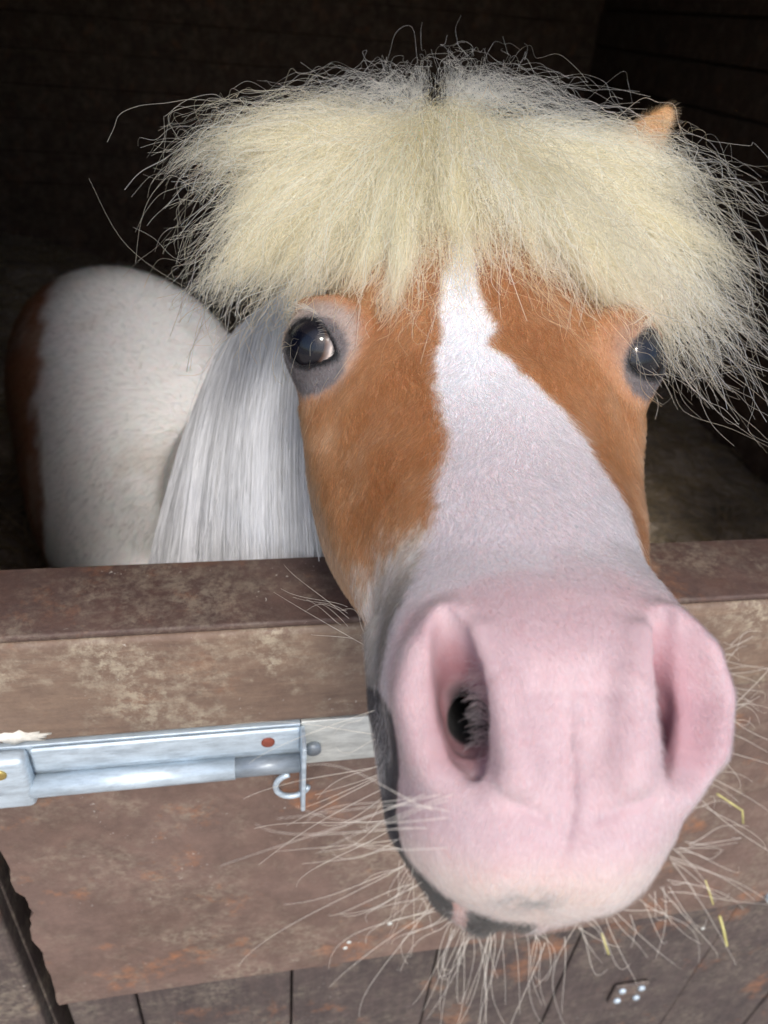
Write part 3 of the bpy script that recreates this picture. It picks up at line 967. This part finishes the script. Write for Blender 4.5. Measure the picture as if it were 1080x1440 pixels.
# ---- long hair
def bez(P0, P1, P2, P3, k):
    t = np.linspace(0, 1, k)[None, :, None]
    return ((1 - t) ** 3) * P0[:, None] + 3 * ((1 - t) ** 2) * t * P1[:, None] + 3 * (1 - t) * t * t * P2[:, None] + t ** 3 * P3[:, None]
def frizz(pts, amp, freq, grow=1.2, seed=0, gi=None):
    """adds smooth crimps to strands: amp (N,) cm"""
    r_ = np.random.default_rng(seed)
    n_, k = pts.shape[:2]
    t = np.linspace(0, 1, k)[None, :, None]
    out = pts.copy()
    ids = None
    for h_i, (f, a) in enumerate(((0.6, 1.0), (1.3, 0.55), (2.7, 0.30), (5.0, 0.13))):
        ph = r_.uniform(0, 2 * math.pi, (n_, 1, 3)); ff = freq * f * r_.uniform(0.6, 1.5, (n_, 1, 3))
        dirs = r_.normal(0, 1, (n_, 1, 3))
        if gi is not None and h_i < 3:      # hairs of one lock share most of their crimp
            ph = 0.25 * (ph - math.pi) + ph[gi]; ff = ff[gi] * (1 + 0.04 * r_.normal(0, 1, (n_, 1, 1))); dirs = dirs[gi] + 0.35 * dirs
        out += dirs * np.sin(2 * math.pi * ff * t + ph) * a * amp[:, None, None] * (t ** grow)
    return out
def pushout(pts, dmin=0.25):
    sh_ = pts.shape
    q = pts.reshape(-1, 3).copy()
    near = (q[:, 2] < 58)
    for it in range(3):
        d = field(q)
        m_ = (d < dmin) & near
        if not m_.any(): break
        g = fieldgrad(q[m_], 0.4)
        q[m_] += g * (dmin - d[m_])[:, None]
    return q.reshape(sh_)
TIPS = np.array([(264, 195, 42), (262, 285, 41.5), (264, 390, 41), (305, 455, 41), (365, 470, 40.7), (425, 440, 39.7), (500, 448, 38.3), (570, 450, 37.8), (625, 425, 37.4), (675, 372, 37.3),
                 (722, 338, 37.4), (782, 405, 37.6), (845, 435, 37.5), (912, 455, 37.5), (975, 535, 38), (1025, 550, 39), (1055, 490, 40), (1058, 410, 41), (1045, 330, 42), (1000, 268, 43)], float)
def forelock(N_, spread, ampl, seed, lo=0.6, hi=1.08, lift=1.0, ng=260, rootj=1.0, span=(0, 1), tight=0.4):
    """hair in locks: each lock (guide) has its own length, height above the brow, crimp and tone"""
    r_ = np.random.default_rng(seed)
    ng = min(ng, N_)
    ga = np.sort(r_.uniform(span[0], span[1], ng))
    wgt = r_.lognormal(0, 0.6, ng); wgt /= wgt.sum()
    gi = r_.choice(ng, N_, p=wgt)
    a = np.clip(ga[gi] + r_.normal(0, 0.006, N_), 0, 1)
    ti = a * (len(TIPS) - 1)
    tp = np.stack([np.interp(ti, np.arange(len(TIPS)), TIPS[:, c_]) for c_ in range(3)], 1)
    side = (a - 0.43) * 2
    absd = np.abs(side)
    glen = r_.uniform(lo, hi, ng)[gi] * r_.uniform(0.80, 1.04, N_)
    root = np.stack([608 + 40 * side + r_.normal(0, 18 * rootj, N_), 208 + 30 * absd + r_.normal(0, 26 * rootj, N_), 45.6 + r_.normal(0, 1.1, N_)], 1)
    R0 = pix(root[:, 0], root[:, 1], root[:, 2])
    T3 = pix(tp[:, 0], tp[:, 1], tp[:, 2] + r_.normal(0, 0.4, N_))
    T3 = R0 + (T3 - R0) * glen[:, None]
    goff = r_.normal(0, 1, (ng, 3))[gi] * spread
    D_ = T3 - R0
    up = (r_.uniform(0.45, 1.3, ng)[gi] + r_.normal(0, 0.08, N_)) * lift
    P1 = R0 + D_ * 0.24 + np.stack([side * 1.0, (1.1 + 0.1 * absd) * up, -1.6 - 1.5 * (1 - absd) * up], 1) + r_.normal(0, 0.35, (N_, 3))
    P2 = R0 + D_ * 0.68 + np.stack([side * 1.0, (1.1 + 1.1 * absd) * up, -2.0 * up], 1) + goff * 0.7 + r_.normal(0, tight, (N_, 3))
    T3 = T3 + goff + r_.normal(0, tight * 0.9, (N_, 3))
    pts = bez(R0, P1, P2, T3, 22)
    amp = ampl * r_.lognormal(0, 0.4, N_)
    pts = frizz(pts, amp, 2.4, 1.1, seed + 1, gi)
    pts = frizz(pts, 0.09 * r_.lognormal(0, 0.5, N_), 3.5, 1.0, seed + 2)
    pts = pushout(pts, 0.3)
    tone = r_.random((N_, 1))
    gt = r_.random((ng, 1))[gi]
    col = np.array([[0.88, 0.60, 0.26]]) * (1 - tone * 0.7) + np.array([[0.93, 0.78, 0.50]]) * tone * 0.7
    col = col * (0.52 + 0.48 * gt)
    rad = np.full((N_, 22), 0.00014) * r_.uniform(0.7, 1.35, (N_, 1)) * np.linspace(1.1, 0.6, 22)[None]
    return pts, rad, np.clip(col, 0, 0.95)
sets = [forelock(5600, 0.5, 0.26, 11, 0.58, 1.04, ng=80, tight=0.25),        # main locks
        forelock(2200, 0.9, 0.40, 12, 0.35, 0.95, 1.15, ng=170, tight=0.45),      # shorter layer
        forelock(900, 1.0, 0.55, 13, 0.75, 1.1, 1.2, ng=300, tight=0.7),          # frizz
        forelock(420, 0.8, 0.55, 14, 0.8, 1.16, 1.1, ng=120, span=(0.0, 0.22), tight=0.6),
        forelock(800, 0.9, 0.55, 15, 0.8, 1.1, 1.1, ng=160, span=(0.72, 1.0), tight=0.6),
        forelock(90, 1.4, 0.7, 16, 0.9, 1.15, 1.2, ng=90),
        forelock(900, 0.6, 0.42, 18, 0.6, 1.08, 1.35, ng=400, tight=0.6),      # loose crimped hairs lying on top
        forelock(220, 1.0, 0.5, 17, 1.0, 1.28, 0.8, ng=140, span=(0.25, 0.85))]
sets[-2] = (sets[-2][0], sets[-2][1] * 1.5, np.tile([[0.95, 0.86, 0.64]], (900, 1)))
fp = np.concatenate([s_[0] for s_ in sets]); fr_ = np.concatenate([s_[1] for s_ in sets]); fc = np.concatenate([s_[2] for s_ in sets])
# wisps that stand up from the parting
r_ = np.random.default_rng(31)
nW = 420
sd_ = np.sign(r_.normal(0.1, 1, nW))
R0 = pix(612 + sd_ * r_.uniform(2, 40, nW), 190 + r_.normal(0, 14, nW), 45.5)
wx = 612 + sd_ * r_.uniform(20, 300, nW); 
T3 = pix(wx, 150 + 0.10 * np.abs(wx - 612) + r_.normal(0, 25, nW), 43 + r_.normal(0, 1.5, nW))
top = pix(612 + (wx - 612) * r_.uniform(0.2, 0.5, nW), 75 + 0.12 * np.abs(wx - 612) + r_.normal(0, 24, nW), 43.5)
pts = frizz(bez(R0, R0 + (top - R0) * 0.8, top, T3, 22), 0.35 * r_.lognormal(0, 0.5, nW), 2.5, 1.2, 5)
fp = np.concatenate([fp, pts]); fr_ = np.concatenate([fr_, np.full((nW, 22), 0.00008)]); fc = np.concatenate([fc, np.tile([[0.86, 0.76, 0.56]], (nW, 1))])
# a few crinkled hairs straight up
nU = 14
R0 = pix(620 + r_.uniform(-60, 110, nU), 180, 45.3)
T3 = pix(640 + r_.uniform(-90, 100, nU), 55 + r_.normal(0, 25, nU), 44)
pts = frizz(bez(R0, R0 * 0.65 + T3 * 0.35, R0 * 0.35 + T3 * 0.65, T3, 22), np.full(nU, 0.5), 3.2, 0.8, 6)
fp = np.concatenate([fp, pts]); fr_ = np.concatenate([fr_, np.full((nU, 22), 0.00008)]); fc = np.concatenate([fc, np.tile([[0.86, 0.76, 0.56]], (nU, 1))])
curves_obj('forelock', w2(fp), fr_, fc, M_hair, pony, kind='stuff')

# mane falling down the near side of the neck
def mane(N_, seed):
    r_ = np.random.default_rng(seed)
    ng = 160
    gq = r_.random(ng); gi = r_.integers(0, ng, N_)
    q = np.clip(gq[gi] + r_.normal(0, 0.012, N_), 0, 1)
    rt = np.array([(455, 330, 49), (420, 395, 51), (375, 430, 55), (330, 470, 60), (310, 500, 66)], float)
    root = np.stack([np.interp(q * 4, np.arange(5), rt[:, c_]) for c_ in range(3)], 1)
    R0 = pix(root[:, 0] + 10, root[:, 1], root[:, 2] + 1) + r_.normal(0, 0.3, (N_, 3))
    tipx = 475 - 275 * q + r_.normal(0, 5, N_)
    tipz = 53 + 7 * q + r_.normal(0, 0.8, N_) + r_.normal(0, 0.5, ng)[gi]
    T3 = pix(tipx, 905 + 40 * r_.random(N_), tipz)
    mid = pix(root[:, 0] - 5 - 48 * np.sin(q * 2.3), 560 + 40 * q, root[:, 2] - 1.5)
    P1 = R0 + (mid - R0) * 0.6 + np.array([-0.8, 0.8, -1.0])
    P2 = mid * 0.45 + T3 * 0.55 + np.stack([-1.2 - 0 * q, 0 * q, -0.6 + 0 * q], 1)
    pts = bez(R0, P1, P2, T3, 14)
    pts = frizz(pts, np.full(N_, 0.22), 0.8, 1.0, seed + 4, gi)
    pts = frizz(pts, 0.10 * r_.lognormal(0, 0.5, N_), 1.2, 1.0, seed + 3)
    gc = r_.random((ng, 1))[gi]
    col = np.array([[0.86, 0.88, 0.92]]) * (0.5 + 0.5 * gc) * (0.85 + 0.15 * r_.random((N_, 1)))
    return pts, np.full((N_, 14), 0.00024) * r_.uniform(0.7, 1.3, (N_, 1)), col
a, b, c = mane(4300, 41)
curves_obj('mane', w2(a), b, c, M_pale, pony, kind='stuff')

# whiskers: fine long hairs round the lips, nostrils and chin
def whiskers(specs, seed):
    r_ = np.random.default_rng(seed)
    allp, allr = [], []
    for (n_, a0, a1, tip0, tip1, jx, jt, sag, rad) in specs:
        q = r_.random(n_)
        A = pix(*[np.interp(q, [0, 1], [a0[c_], a1[c_]]) + (r_.normal(0, jx, n_) if c_ < 2 else r_.normal(0, 0.25, n_)) for c_ in range(3)])
        B = pix(*[np.interp(q, [0, 1], [tip0[c_], tip1[c_]]) + (r_.normal(0, jt, n_) if c_ < 2 else r_.normal(0, 0.6, n_)) for c_ in range(3)])
        B = A + (B - A) * r_.uniform(0.35, 1.1, (n_, 1))
        m1 = A + (B - A) * 0.33 + np.array([0, -sag * 0.2, 0]) + r_.normal(0, 0.18, (n_, 3))
        m2 = A + (B - A) * 0.7 + np.array([0, -sag * 0.2, 0]) + r_.normal(0, 0.42, (n_, 3))
        B = B + np.array([0, -sag, 0]) * r_.uniform(0.3, 1.0, (n_, 1))
        allp.append(bez(A, m1, m2, B, 14)); allr.append(np.full((n_, 1), rad * 1.0) * np.linspace(1.2, 0.5, 14)[None])
    return np.concatenate(allp), np.concatenate(allr)
SP = [
    # n, root a, root b, tip a, tip b, root jitter, tip jitter, sag, radius
    (15, (535, 960, 25.5), (560, 1150, 25.5), (400, 1040, 26), (330, 1200, 26), 10, 55, 0.2, 0.00007),
    (10, (600, 1120, 20.4), (640, 1150, 19.9), (330, 1180, 21), (420, 1120, 20), 16, 30, 0.25, 0.00007),
    (17, (560, 1180, 23.5), (620, 1290, 23.0), (430, 1210, 24), (480, 1400, 23), 8, 45, 0.3, 0.00006),
    (12, (560, 1190, 23.5), (600, 1265, 23.0), (520, 1290, 24), (540, 1330, 23), 8, 30, 0.3, 0.00005),
    (24, (625, 1300, 22.8), (800, 1306, 22.8), (600, 1440, 22.5), (800, 1440, 22.5), 8, 30, 0.5, 0.00006),
    (11, (620, 1300, 22.8), (700, 1306, 22.8), (520, 1400, 22.5), (690, 1490, 22.5), 8, 40, 0.4, 0.00006),
    (12, (800, 1308, 22.5), (930, 1260, 22), (880, 1400, 22), (1010, 1310, 22), 8, 40, 0.2, 0.00006),
    (20, (920, 1265, 22), (970, 1160, 22), (990, 1330, 22), (1090, 1200, 22.5), 8, 45, 0.15, 0.00006),
    (15, (975, 1150, 22.5), (1030, 980, 23.5), (1120, 1220, 24), (1100, 960, 25), 6, 50, 0.3, 0.00006),
    (16, (1020, 900, 23.5), (1030, 1000, 23.5), (1090, 880, 25), (1100, 1010, 25), 6, 30, 0.2, 0.00005),
    (9, (520, 905, 28), (480, 860, 36), (390, 850, 34), (400, 800, 38), 10, 50, 0.5, 0.00006),
]
wp, wr = whiskers(SP, 61)
curves_obj('whiskers', w2(wp), wr, np.tile([[0.88, 0.83, 0.72]], (len(wp), 1)), M_pale, pony, kind='stuff')
# hairs inside the near nostril, growing from the inner wall
nN = 260
r_ = np.random.default_rng(71)
A = np.stack([5.12 - 2.0 + r_.normal(0, 0.12, nN), r_.uniform(-7.2, -4.6, nN), 21.3 + r_.uniform(0, 1.6, nN)], 1)
B = A + np.stack([-r_.uniform(0.3, 0.75, nN), r_.normal(0.05, 0.15, nN), -r_.uniform(0.05, 0.5, nN)], 1)
curves_obj('nostril_hair', w2(bez(A, A * 0.6 + B * 0.4 + [0, 0.08, 0], A * 0.3 + B * 0.7 + [0, 0.1, 0], B, 6)), np.full((nN, 6), 0.00005), np.tile([[0.7, 0.66, 0.62]], (nN, 1)), M_hair, pony, kind='stuff')
# pale lashes over both eyes
for ec, ax, lon, sh, sg in EYES:
    nL = 70
    q = r_.uniform(-1, 1, nL)
    al = q * 0.9 - 0.35; as_ = 0.80 * np.sqrt(np.clip(1 - (q * 0.92) ** 2, 0, 1))
    dirv = ax[None] * (np.cos(al) * np.cos(as_))[:, None] + lon[None] * (np.sin(al) * np.cos(as_))[:, None] + sh[None] * np.sin(as_)[:, None]
    A = ec + dirv * (ER + 0.22)
    B = A + dirv * r_.uniform(0.3, 0.8, (nL, 1)) - lon * 0.35 * r_.uniform(0.5, 1.5, (nL, 1)) - sh * 0.35
    curves_obj('eyelashes', w2(bez(A, A * 0.66 + B * 0.34 + sh * 0.06, A * 0.33 + B * 0.67 + sh * 0.06, B, 6)), np.full((nL, 6), 0.00007), np.tile([[0.75, 0.66, 0.48]], (nL, 1)), M_hair, pony, kind='stuff')

# ================================================================== THE STABLE
def box(x0, x1, y0, y1, z0, z1, bev=0.0):
    import bmesh
    bm = bmesh.new()
    vs = [bm.verts.new((x, y, z)) for x in (x0, x1) for y in (y0, y1) for z in (z0, z1)]
    for f in ((0, 1, 3, 2), (4, 6, 7, 5), (0, 4, 5, 1), (2, 3, 7, 6), (0, 2, 6, 4), (1, 5, 7, 3)):
        bm.faces.new([vs[i] for i in f])
    bmesh.ops.recalc_face_normals(bm, faces=bm.faces)
    if bev > 0:
        bmesh.ops.bevel(bm, geom=list(bm.edges), offset=bev, segments=3, affect='EDGES', profile=0.5)
    return bm
def box_obj(name, x0, x1, y0, y1, z0, z1, mat, parent=None, bev=0.0):
    bm = box(x0, x1, y0, y1, z0, z1, bev)
    me_ = bpy.data.meshes.new(name)
    bm.to_mesh(me_); bm.free()
    if bev: me_.polygons.foreach_set('use_smooth', [True] * len(me_.polygons))
    me_.materials.append(mat)
    o = bpy.data.objects.new(name, me_)
    C.objects.link(o)
    if parent:
        o.parent = parent
        o.matrix_parent_inverse = Matrix.Translation(-Vector(parent.location))
    return o
def S(o): o['kind'] = 'structure'; return o
YD = 0.330; ZT = 0.9605      # door front plane and top
# ground
g = link_mesh('ground', [(-60, -60, -0.012), (60, -60, -0.012), (60, 60, -0.012), (-60, 60, -0.012)], [(0, 1, 2, 3)], M_yard); S(g)
# stable floor with uneven bedding
nx_, ny_ = 90, 100
gx = np.linspace(-1.95, 1.85, nx_); gy = np.linspace(0.42, 4.15, ny_)
GX, GY = np.meshgrid(gx, gy, indexing='ij')
pn = np.stack([GX * 2.2, GY * 2.2, GX * 0], -1)
GZ = 0.0 + 0.10 * (fbm(pn + 7, 4) - 0.45) + 0.03 * vnoise(pn * 6)
GZ += 0.18 * np.exp(-((GX + 1.3) / 0.5) ** 2) * sstep(1.2, 2.2, GY)
GZ = np.maximum(GZ, -0.008)
vs = np.stack([GX, GY, GZ], -1).reshape(-1, 3)
fs = [(i * ny_ + j, (i + 1) * ny_ + j, (i + 1) * ny_ + j + 1, i * ny_ + j + 1) for i in range(nx_ - 1) for j in range(ny_ - 1)]
fl = link_mesh('straw_bedding', vs, fs, M_bedding, None, True)
tag(fl, 'uneven brown straw bedding on the floor of the dark stable', 'bedding', kind='stuff')
# loose straw strewn over it, as real stalks
r_ = np.random.default_rng(81)
nS = 9000
sx = r_.uniform(-1.9, 1.75, nS); sy = r_.uniform(0.7, 4.05, nS)
sz = np.array([GZ[min(nx_ - 1, int((x + 1.95) / 3.8 * (nx_ - 1))), min(ny_ - 1, int((y - 0.42) / 3.73 * (ny_ - 1)))] for x, y in zip(sx, sy)]) + 0.012
an = r_.uniform(0, 2 * math.pi, nS); Ls = r_.uniform(0.04, 0.12, nS)
A = np.stack([sx, sy, sz], 1); Dv = np.stack([np.cos(an), np.sin(an), r_.normal(0, 0.15, nS)], 1) * Ls[:, None]
st = np.stack([A - Dv, A + [0, 0, 0.004], A + Dv], 1)
o = curves_obj('loose_straw', st, np.full((nS, 3), 0.0016), np.array([[0.32, 0.24, 0.13]]) * r_.uniform(0.5, 1.2, (nS, 1)), M_fur, None, base=np.zeros(3), kind='stuff')
tag(o, 'loose dull straw stalks strewn on the bedding inside the stable', 'straw')

# walls: framing wall sheets with separate boards on the inside
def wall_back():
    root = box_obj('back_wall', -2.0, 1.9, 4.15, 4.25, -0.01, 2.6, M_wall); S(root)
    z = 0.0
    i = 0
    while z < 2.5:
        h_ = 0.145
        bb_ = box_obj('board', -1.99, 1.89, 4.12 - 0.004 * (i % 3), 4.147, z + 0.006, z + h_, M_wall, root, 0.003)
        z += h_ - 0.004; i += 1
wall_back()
def wall_side(name, x0, x1, inner):
    root = box_obj(name, x0, x1, 0.395, 4.149, -0.01, 2.6, M_wall); S(root)
    for i in range(17):
        z = 0.148 * i
        if inner > 0: box_obj('board', x1 + 0.001, x1 + 0.028 + 0.003 * (i % 3), 0.45, 4.11, z + 0.006, z + 0.145, M_wall, root, 0.003)
        else: box_obj('board', x0 - 0.028 - 0.003 * (i % 3), x0 - 0.001, 0.45, 4.11, z + 0.006, z + 0.145, M_wall, root, 0.003)
wall_side('left_wall', -2.1, -2.0, 1)
wall_side('right_wall', 1.78, 1.88, -1)
rf = box_obj('roof', -2.3, 2.1, 0.30, 4.5, 2.605, 2.70, M_wall); S(rf)
# front wall round the opening
fw = box_obj('front_wall', 1.195, 1.9, 0.36, 0.44, -0.01, 2.6, M_render); S(fw)
fw2 = box_obj('front_wall', -2.1, -0.315, 0.36, 0.44, -0.01, 2.6, M_render); S(fw2)
fw3 = box_obj('front_wall', -0.315, 1.195, 0.36, 0.44, 2.35, 2.6, M_render); S(fw3)

# door frame post at the left
jamb = empty('door_post', (-0.26, 0.36, 0))
tag(jamb, 'dark grimy wooden door post left of the ragged gap beside the door', 'door post')
zz = 0.0
pj = box_obj('post', -0.31, -0.208, 0.3445, 0.40, 0.0, 2.35, M_jamb, jamb, 0.004)
box_obj('stop_strip', -0.225, -0.2065, 0.36, 0.45, 0.0, 1.995, M_jamb, jamb, 0.002)

# the door
DX0, DX1 = -0.188, 1.185
door = empty('stable_door', (0.3, 0.36, 0))
tag(door, 'weathered brown lower half of a stable door with a galvanised bolt', 'door')
cap = box_obj('top_cap', DX0, DX1, YD + 0.0015, 0.3945, ZT - 0.005, ZT, M_cap, door, 0.002)
rail = box_obj('top_rail', DX0, DX1, YD, 0.392, ZT - 0.0905, ZT - 0.0055, M_rail, door, 0.0045)
# sheet with a ragged left and bottom edge
def sheet():
    import bmesh
    bm = bmesh.new()
    r2 = random.Random(4)
    top = ZT - 0.0915; bot = 0.500
    L_, B_ = [], []
    n_ = 46
    off = 0
    for i in range(n_ + 1):
        z = top - (top - bot) * i / n_
        off += r2.uniform(-0.0016, 0.0016); off *= 0.86
        extra = 0.0022 * math.sin(i * 0.55 + 2 * math.sin(i * 0.21)) * (1 if i > 12 else 0.2) + (0.006 if 22 < i < 27 else 0)
        L_.append((DX0 + 0.002 + off + max(0, extra), z))
    off = 0
    for i in range(1, 80):
        x = L_[-1][0] + (DX1 - L_[-1][0]) * i / 80
        off += r2.uniform(-0.0012, 0.0012); off *= 0.9
        B_.append((x, bot + off + 0.014 * max(0, (x + 0.19)) ** 0.5))
    ring = L_ + B_ + [(DX1, bot + 0.01), (DX1, top)]
    f_ = [bm.verts.new((x, 0.3365, z)) for x, z in ring]
    fa = bm.faces.new(f_)
    r = bmesh.ops.extrude_face_region(bm, geom=[fa])
    for v in r['geom']:
        if isinstance(v, bmesh.types.BMVert): v.co.y += 0.010
    bmesh.ops.recalc_face_normals(bm, faces=bm.faces)
    me_ = bpy.data.meshes.new('panel'); bm.to_mesh(me_); bm.free()
    me_.materials.append(M_sheet)
    o = bpy.data.objects.new('panel', me_); C.objects.link(o)
    o.parent = door; o.matrix_parent_inverse = Matrix.Translation(-Vector(door.location))
    o['label'] = 'scuffed brown plywood sheet with a ragged left edge'
    return o
sheet()
edges = [DX0 + 0.002, -0.123, 0.026, 0.175, 0.335, 0.515, 0.66, 0.83, 1.0, DX1]
for i in range(len(edges) - 1):
    box_obj('board', edges[i] + 0.0009, edges[i + 1] - 0.0009, 0.3475 + 0.0012 * (i % 2), 0.372, 0.04, ZT - 0.10, M_board, door, 0.003)

# screws, nails
def disc(name, c, r, h_, mat, parent, slot=False, seg=20, dome=0.4):
    vs, fs = [], []
    prof = [(1.0, 0.0), (1.0, -h_ * (1 - dome)), (0.75, -h_), (0.0, -h_ * 1.08)]
    for (rr, yy) in prof[:-1]:
        for i in range(seg):
            a_ = 2 * math.pi * i / seg
            vs.append((c[0] + r * rr * math.cos(a_), c[1] + yy, c[2] + r * rr * math.sin(a_)))
    vs.append((c[0], c[1] + prof[-1][1], c[2])); ap = len(vs) - 1
    for j in range(2):
        for i in range(seg):
            fs.append((j * seg + i, j * seg + (i + 1) % seg, (j + 1) * seg + (i + 1) % seg, (j + 1) * seg + i))
    for i in range(seg): fs.append((2 * seg + i, 2 * seg + (i + 1) % seg, ap))
    o = link_mesh(name, vs, fs, mat, None, True)
    if parent:
        o.parent = parent
        pl = Vector(parent.location)
        if parent.parent: pl = pl + Vector(parent.parent.location)
        o.matrix_parent_inverse = Matrix.Translation(-pl)
    if slot:
        s_ = [(c[0] + a * r * 0.7, c[1] - h_ * 1.12, c[2] + b * r * 0.14) for a, b in ((-1, -1), (1, -1), (1, 1), (-1, 1))]
    return o

# ---- bolt: a child of the door, with its own pieces
def child(o, parent):
    o.parent = parent
    o.matrix_parent_inverse = parent_world(parent).inverted()
    return o
def parent_world(p):
    m_ = Matrix.Translation(p.location)
    return m_ if p.parent is None else parent_world(p.parent) @ m_ if p.type == 'EMPTY' else parent_world(p.parent)
def tube(name, path, r, mat, seg=14, cap_=True):
    path = [Vector(p_) for p_ in path]
    vs, fs = [], []
    up = Vector((0, 0, 1))
    for i, p_ in enumerate(path):
        d_ = (path[min(i + 1, len(path) - 1)] - path[max(i - 1, 0)]).normalized()
        a_ = d_.cross(Vector((0, 1, 0)))
        if a_.length < 0.1: a_ = d_.cross(up)
        a_.normalize(); b_ = d_.cross(a_)
        for k in range(seg):
            th = 2 * math.pi * k / seg
            vs.append(tuple(p_ + (a_ * math.cos(th) + b_ * math.sin(th)) * (r[i] if isinstance(r, list) else r)))
    for i in range(len(path) - 1):
        for k in range(seg):
            fs.append((i * seg + k, i * seg + (k + 1) % seg, (i + 1) * seg + (k + 1) % seg, (i + 1) * seg + k))
    if cap_:
        fs.append(tuple(range(seg))[::-1]); fs.append(tuple((len(path) - 1) * seg + k for k in range(seg)))
    return link_mesh(name, vs, fs, mat, None, True)
YB = YD + 0.0045          # front of the sheet under the bolt
zb = 0.8195
bolt = box_obj('door_bolt', DX0 + 0.001, 0.0285, YB - 0.0035, YB + 0.0015, zb, zb + 0.0475, M_galv, door, 0.0008)
bolt['label'] = 'long galvanised barrel bolt under the top rail'
def bchild(o): o.parent = bolt; return o
# raised upper strip, the round bar lying below it
bchild(box_obj('upper_strip', -0.1425, 0.028, YB - 0.0075, YB - 0.0036, zb + 0.026, zb + 0.0472, M_galv, None, 0.002))
bchild(tube('sliding_bar', [(-0.146, YB - 0.0095, zb + 0.0145), (-0.016, YB - 0.0095, zb + 0.0145)], 0.0075, M_galv))
bchild(tube('bar_end', [(-0.0162, YB - 0.0095, zb + 0.0145), (0.028, YB - 0.0095, zb + 0.0145)], 0.0066, M_galv_dark))
bchild(box_obj('keeper_strap', -0.1865, -0.1435, YB - 0.0165, YB - 0.0036, zb + 0.001, zb + 0.0485, M_galv, None, 0.0045))
bchild(box_obj('catch_plate', 0.0290, 0.0895, YB - 0.0030, YB + 0.0012, zb + 0.0035, zb + 0.0485, M_galv_pale, None, 0.0008))
bchild(box_obj('end_stop', 0.0282, 0.0312, YB - 0.0240, YB - 0.0036, zb - 0.0215, zb + 0.046, M_galv, None, 0.0009))
ringp = [(0.0225 + 0.0115 * math.cos(a_), YB - 0.014, zb - 0.004 + 0.0125 * math.sin(a_)) for a_ in np.linspace(math.radians(100), math.radians(345), 18)]
bchild(tube('staple_loop', ringp, 0.0021, M_galv, 10))
bchild(tube('catch_pin', [(0.0375, YB - 0.0025, zb + 0.022), (0.0375, YB - 0.007, zb + 0.022)], 0.0055, M_galv_dark))
for nm, c_, r_c, mt in (('rusty_screw', (0.0065, YB - 0.0074, zb + 0.0365), 0.0045, M_rust), ('brass_screw', (-0.1595, YB - 0.0164, zb + 0.038), 0.0045, M_brass)):
    bchild(disc('screw', c_, r_c, 0.0016, mt, None))
# fittings low on the door
fit = box_obj('latch_plate', 0.408, 0.452, 0.3425, 0.3466, 0.290, 0.335, M_jamb, door, 0.002)
for (cx_, cz_) in ((0.418, 0.325), (0.443, 0.325), (0.418, 0.300), (0.443, 0.300)):
    o = disc('screw', (cx_, 0.3424, cz_), 0.0045, 0.003, M_galv, None); o.parent = fit
o = disc('coach_bolt', (0.536, 0.3364, 0.525), 0.012, 0.007, M_galv, None); child(o, door)
for (cx_, cz_) in ((0.115, 0.57), (0.075, 0.535), (0.078, 0.545), (0.47, 0.47)):
    o = disc('nail_head', (cx_, 0.3364, cz_), 0.0022, 0.0008, M_galv_pale, None); child(o, door)
# white dropping on the rail above the bolt
r2 = random.Random(8)
ring = []
for i in range(26):
    a_ = 2 * math.pi * i / 26
    k_ = r2.uniform(0.6, 1.15)
    ring.append((-0.148 + 0.019 * k_ * math.cos(a_), YD - 0.0012, 0.8775 + 0.0055 * k_ * math.sin(a_)))
vs = ring + [(x, YD + 0.0008, z) for x, y, z in ring] + [(-0.148, YD - 0.0022, 0.8775)]
fs = [(i, (i + 1) % 26, 52) for i in range(26)] + [(i, i + 26, (i + 1) % 26 + 26, (i + 1) % 26) for i in range(26)]
o = link_mesh('white_splash', vs, fs, M_white_splat, None, True); child(o, door)

# straw stalks caught in the whiskers
def stalk(path, r, label, col=None):
    pts = [tuple(w2(pix(*p_))) for p_ in path]
    o = tube('straw_stalk', pts, r * 0.8, M_straw, 6)
    tag(o, label, 'straw', 'straw caught on the muzzle')
    return o
stalk([(1008, 1116, 22.6), (1044, 1140, 22.7), (1045, 1158, 22.8)], 0.0004, 'bent yellow straw stalk beside the right edge of the pink nostril')
stalk([(992, 1238, 22.3), (1000, 1262, 22.4), (1003, 1272, 22.4)], 0.0003, 'short pale straw bit hanging above the green stalk in the right whiskers')
stalk([(1012, 1288, 22.4), (1018, 1310, 22.4), (1022, 1330, 22.4)], 0.0006, 'thick green straw bit hanging lowest in the right whiskers')
stalk([(846, 1312, 22.4), (852, 1330, 22.4), (856, 1342, 22.4)], 0.0004, 'green straw bit under the chin among the whiskers')
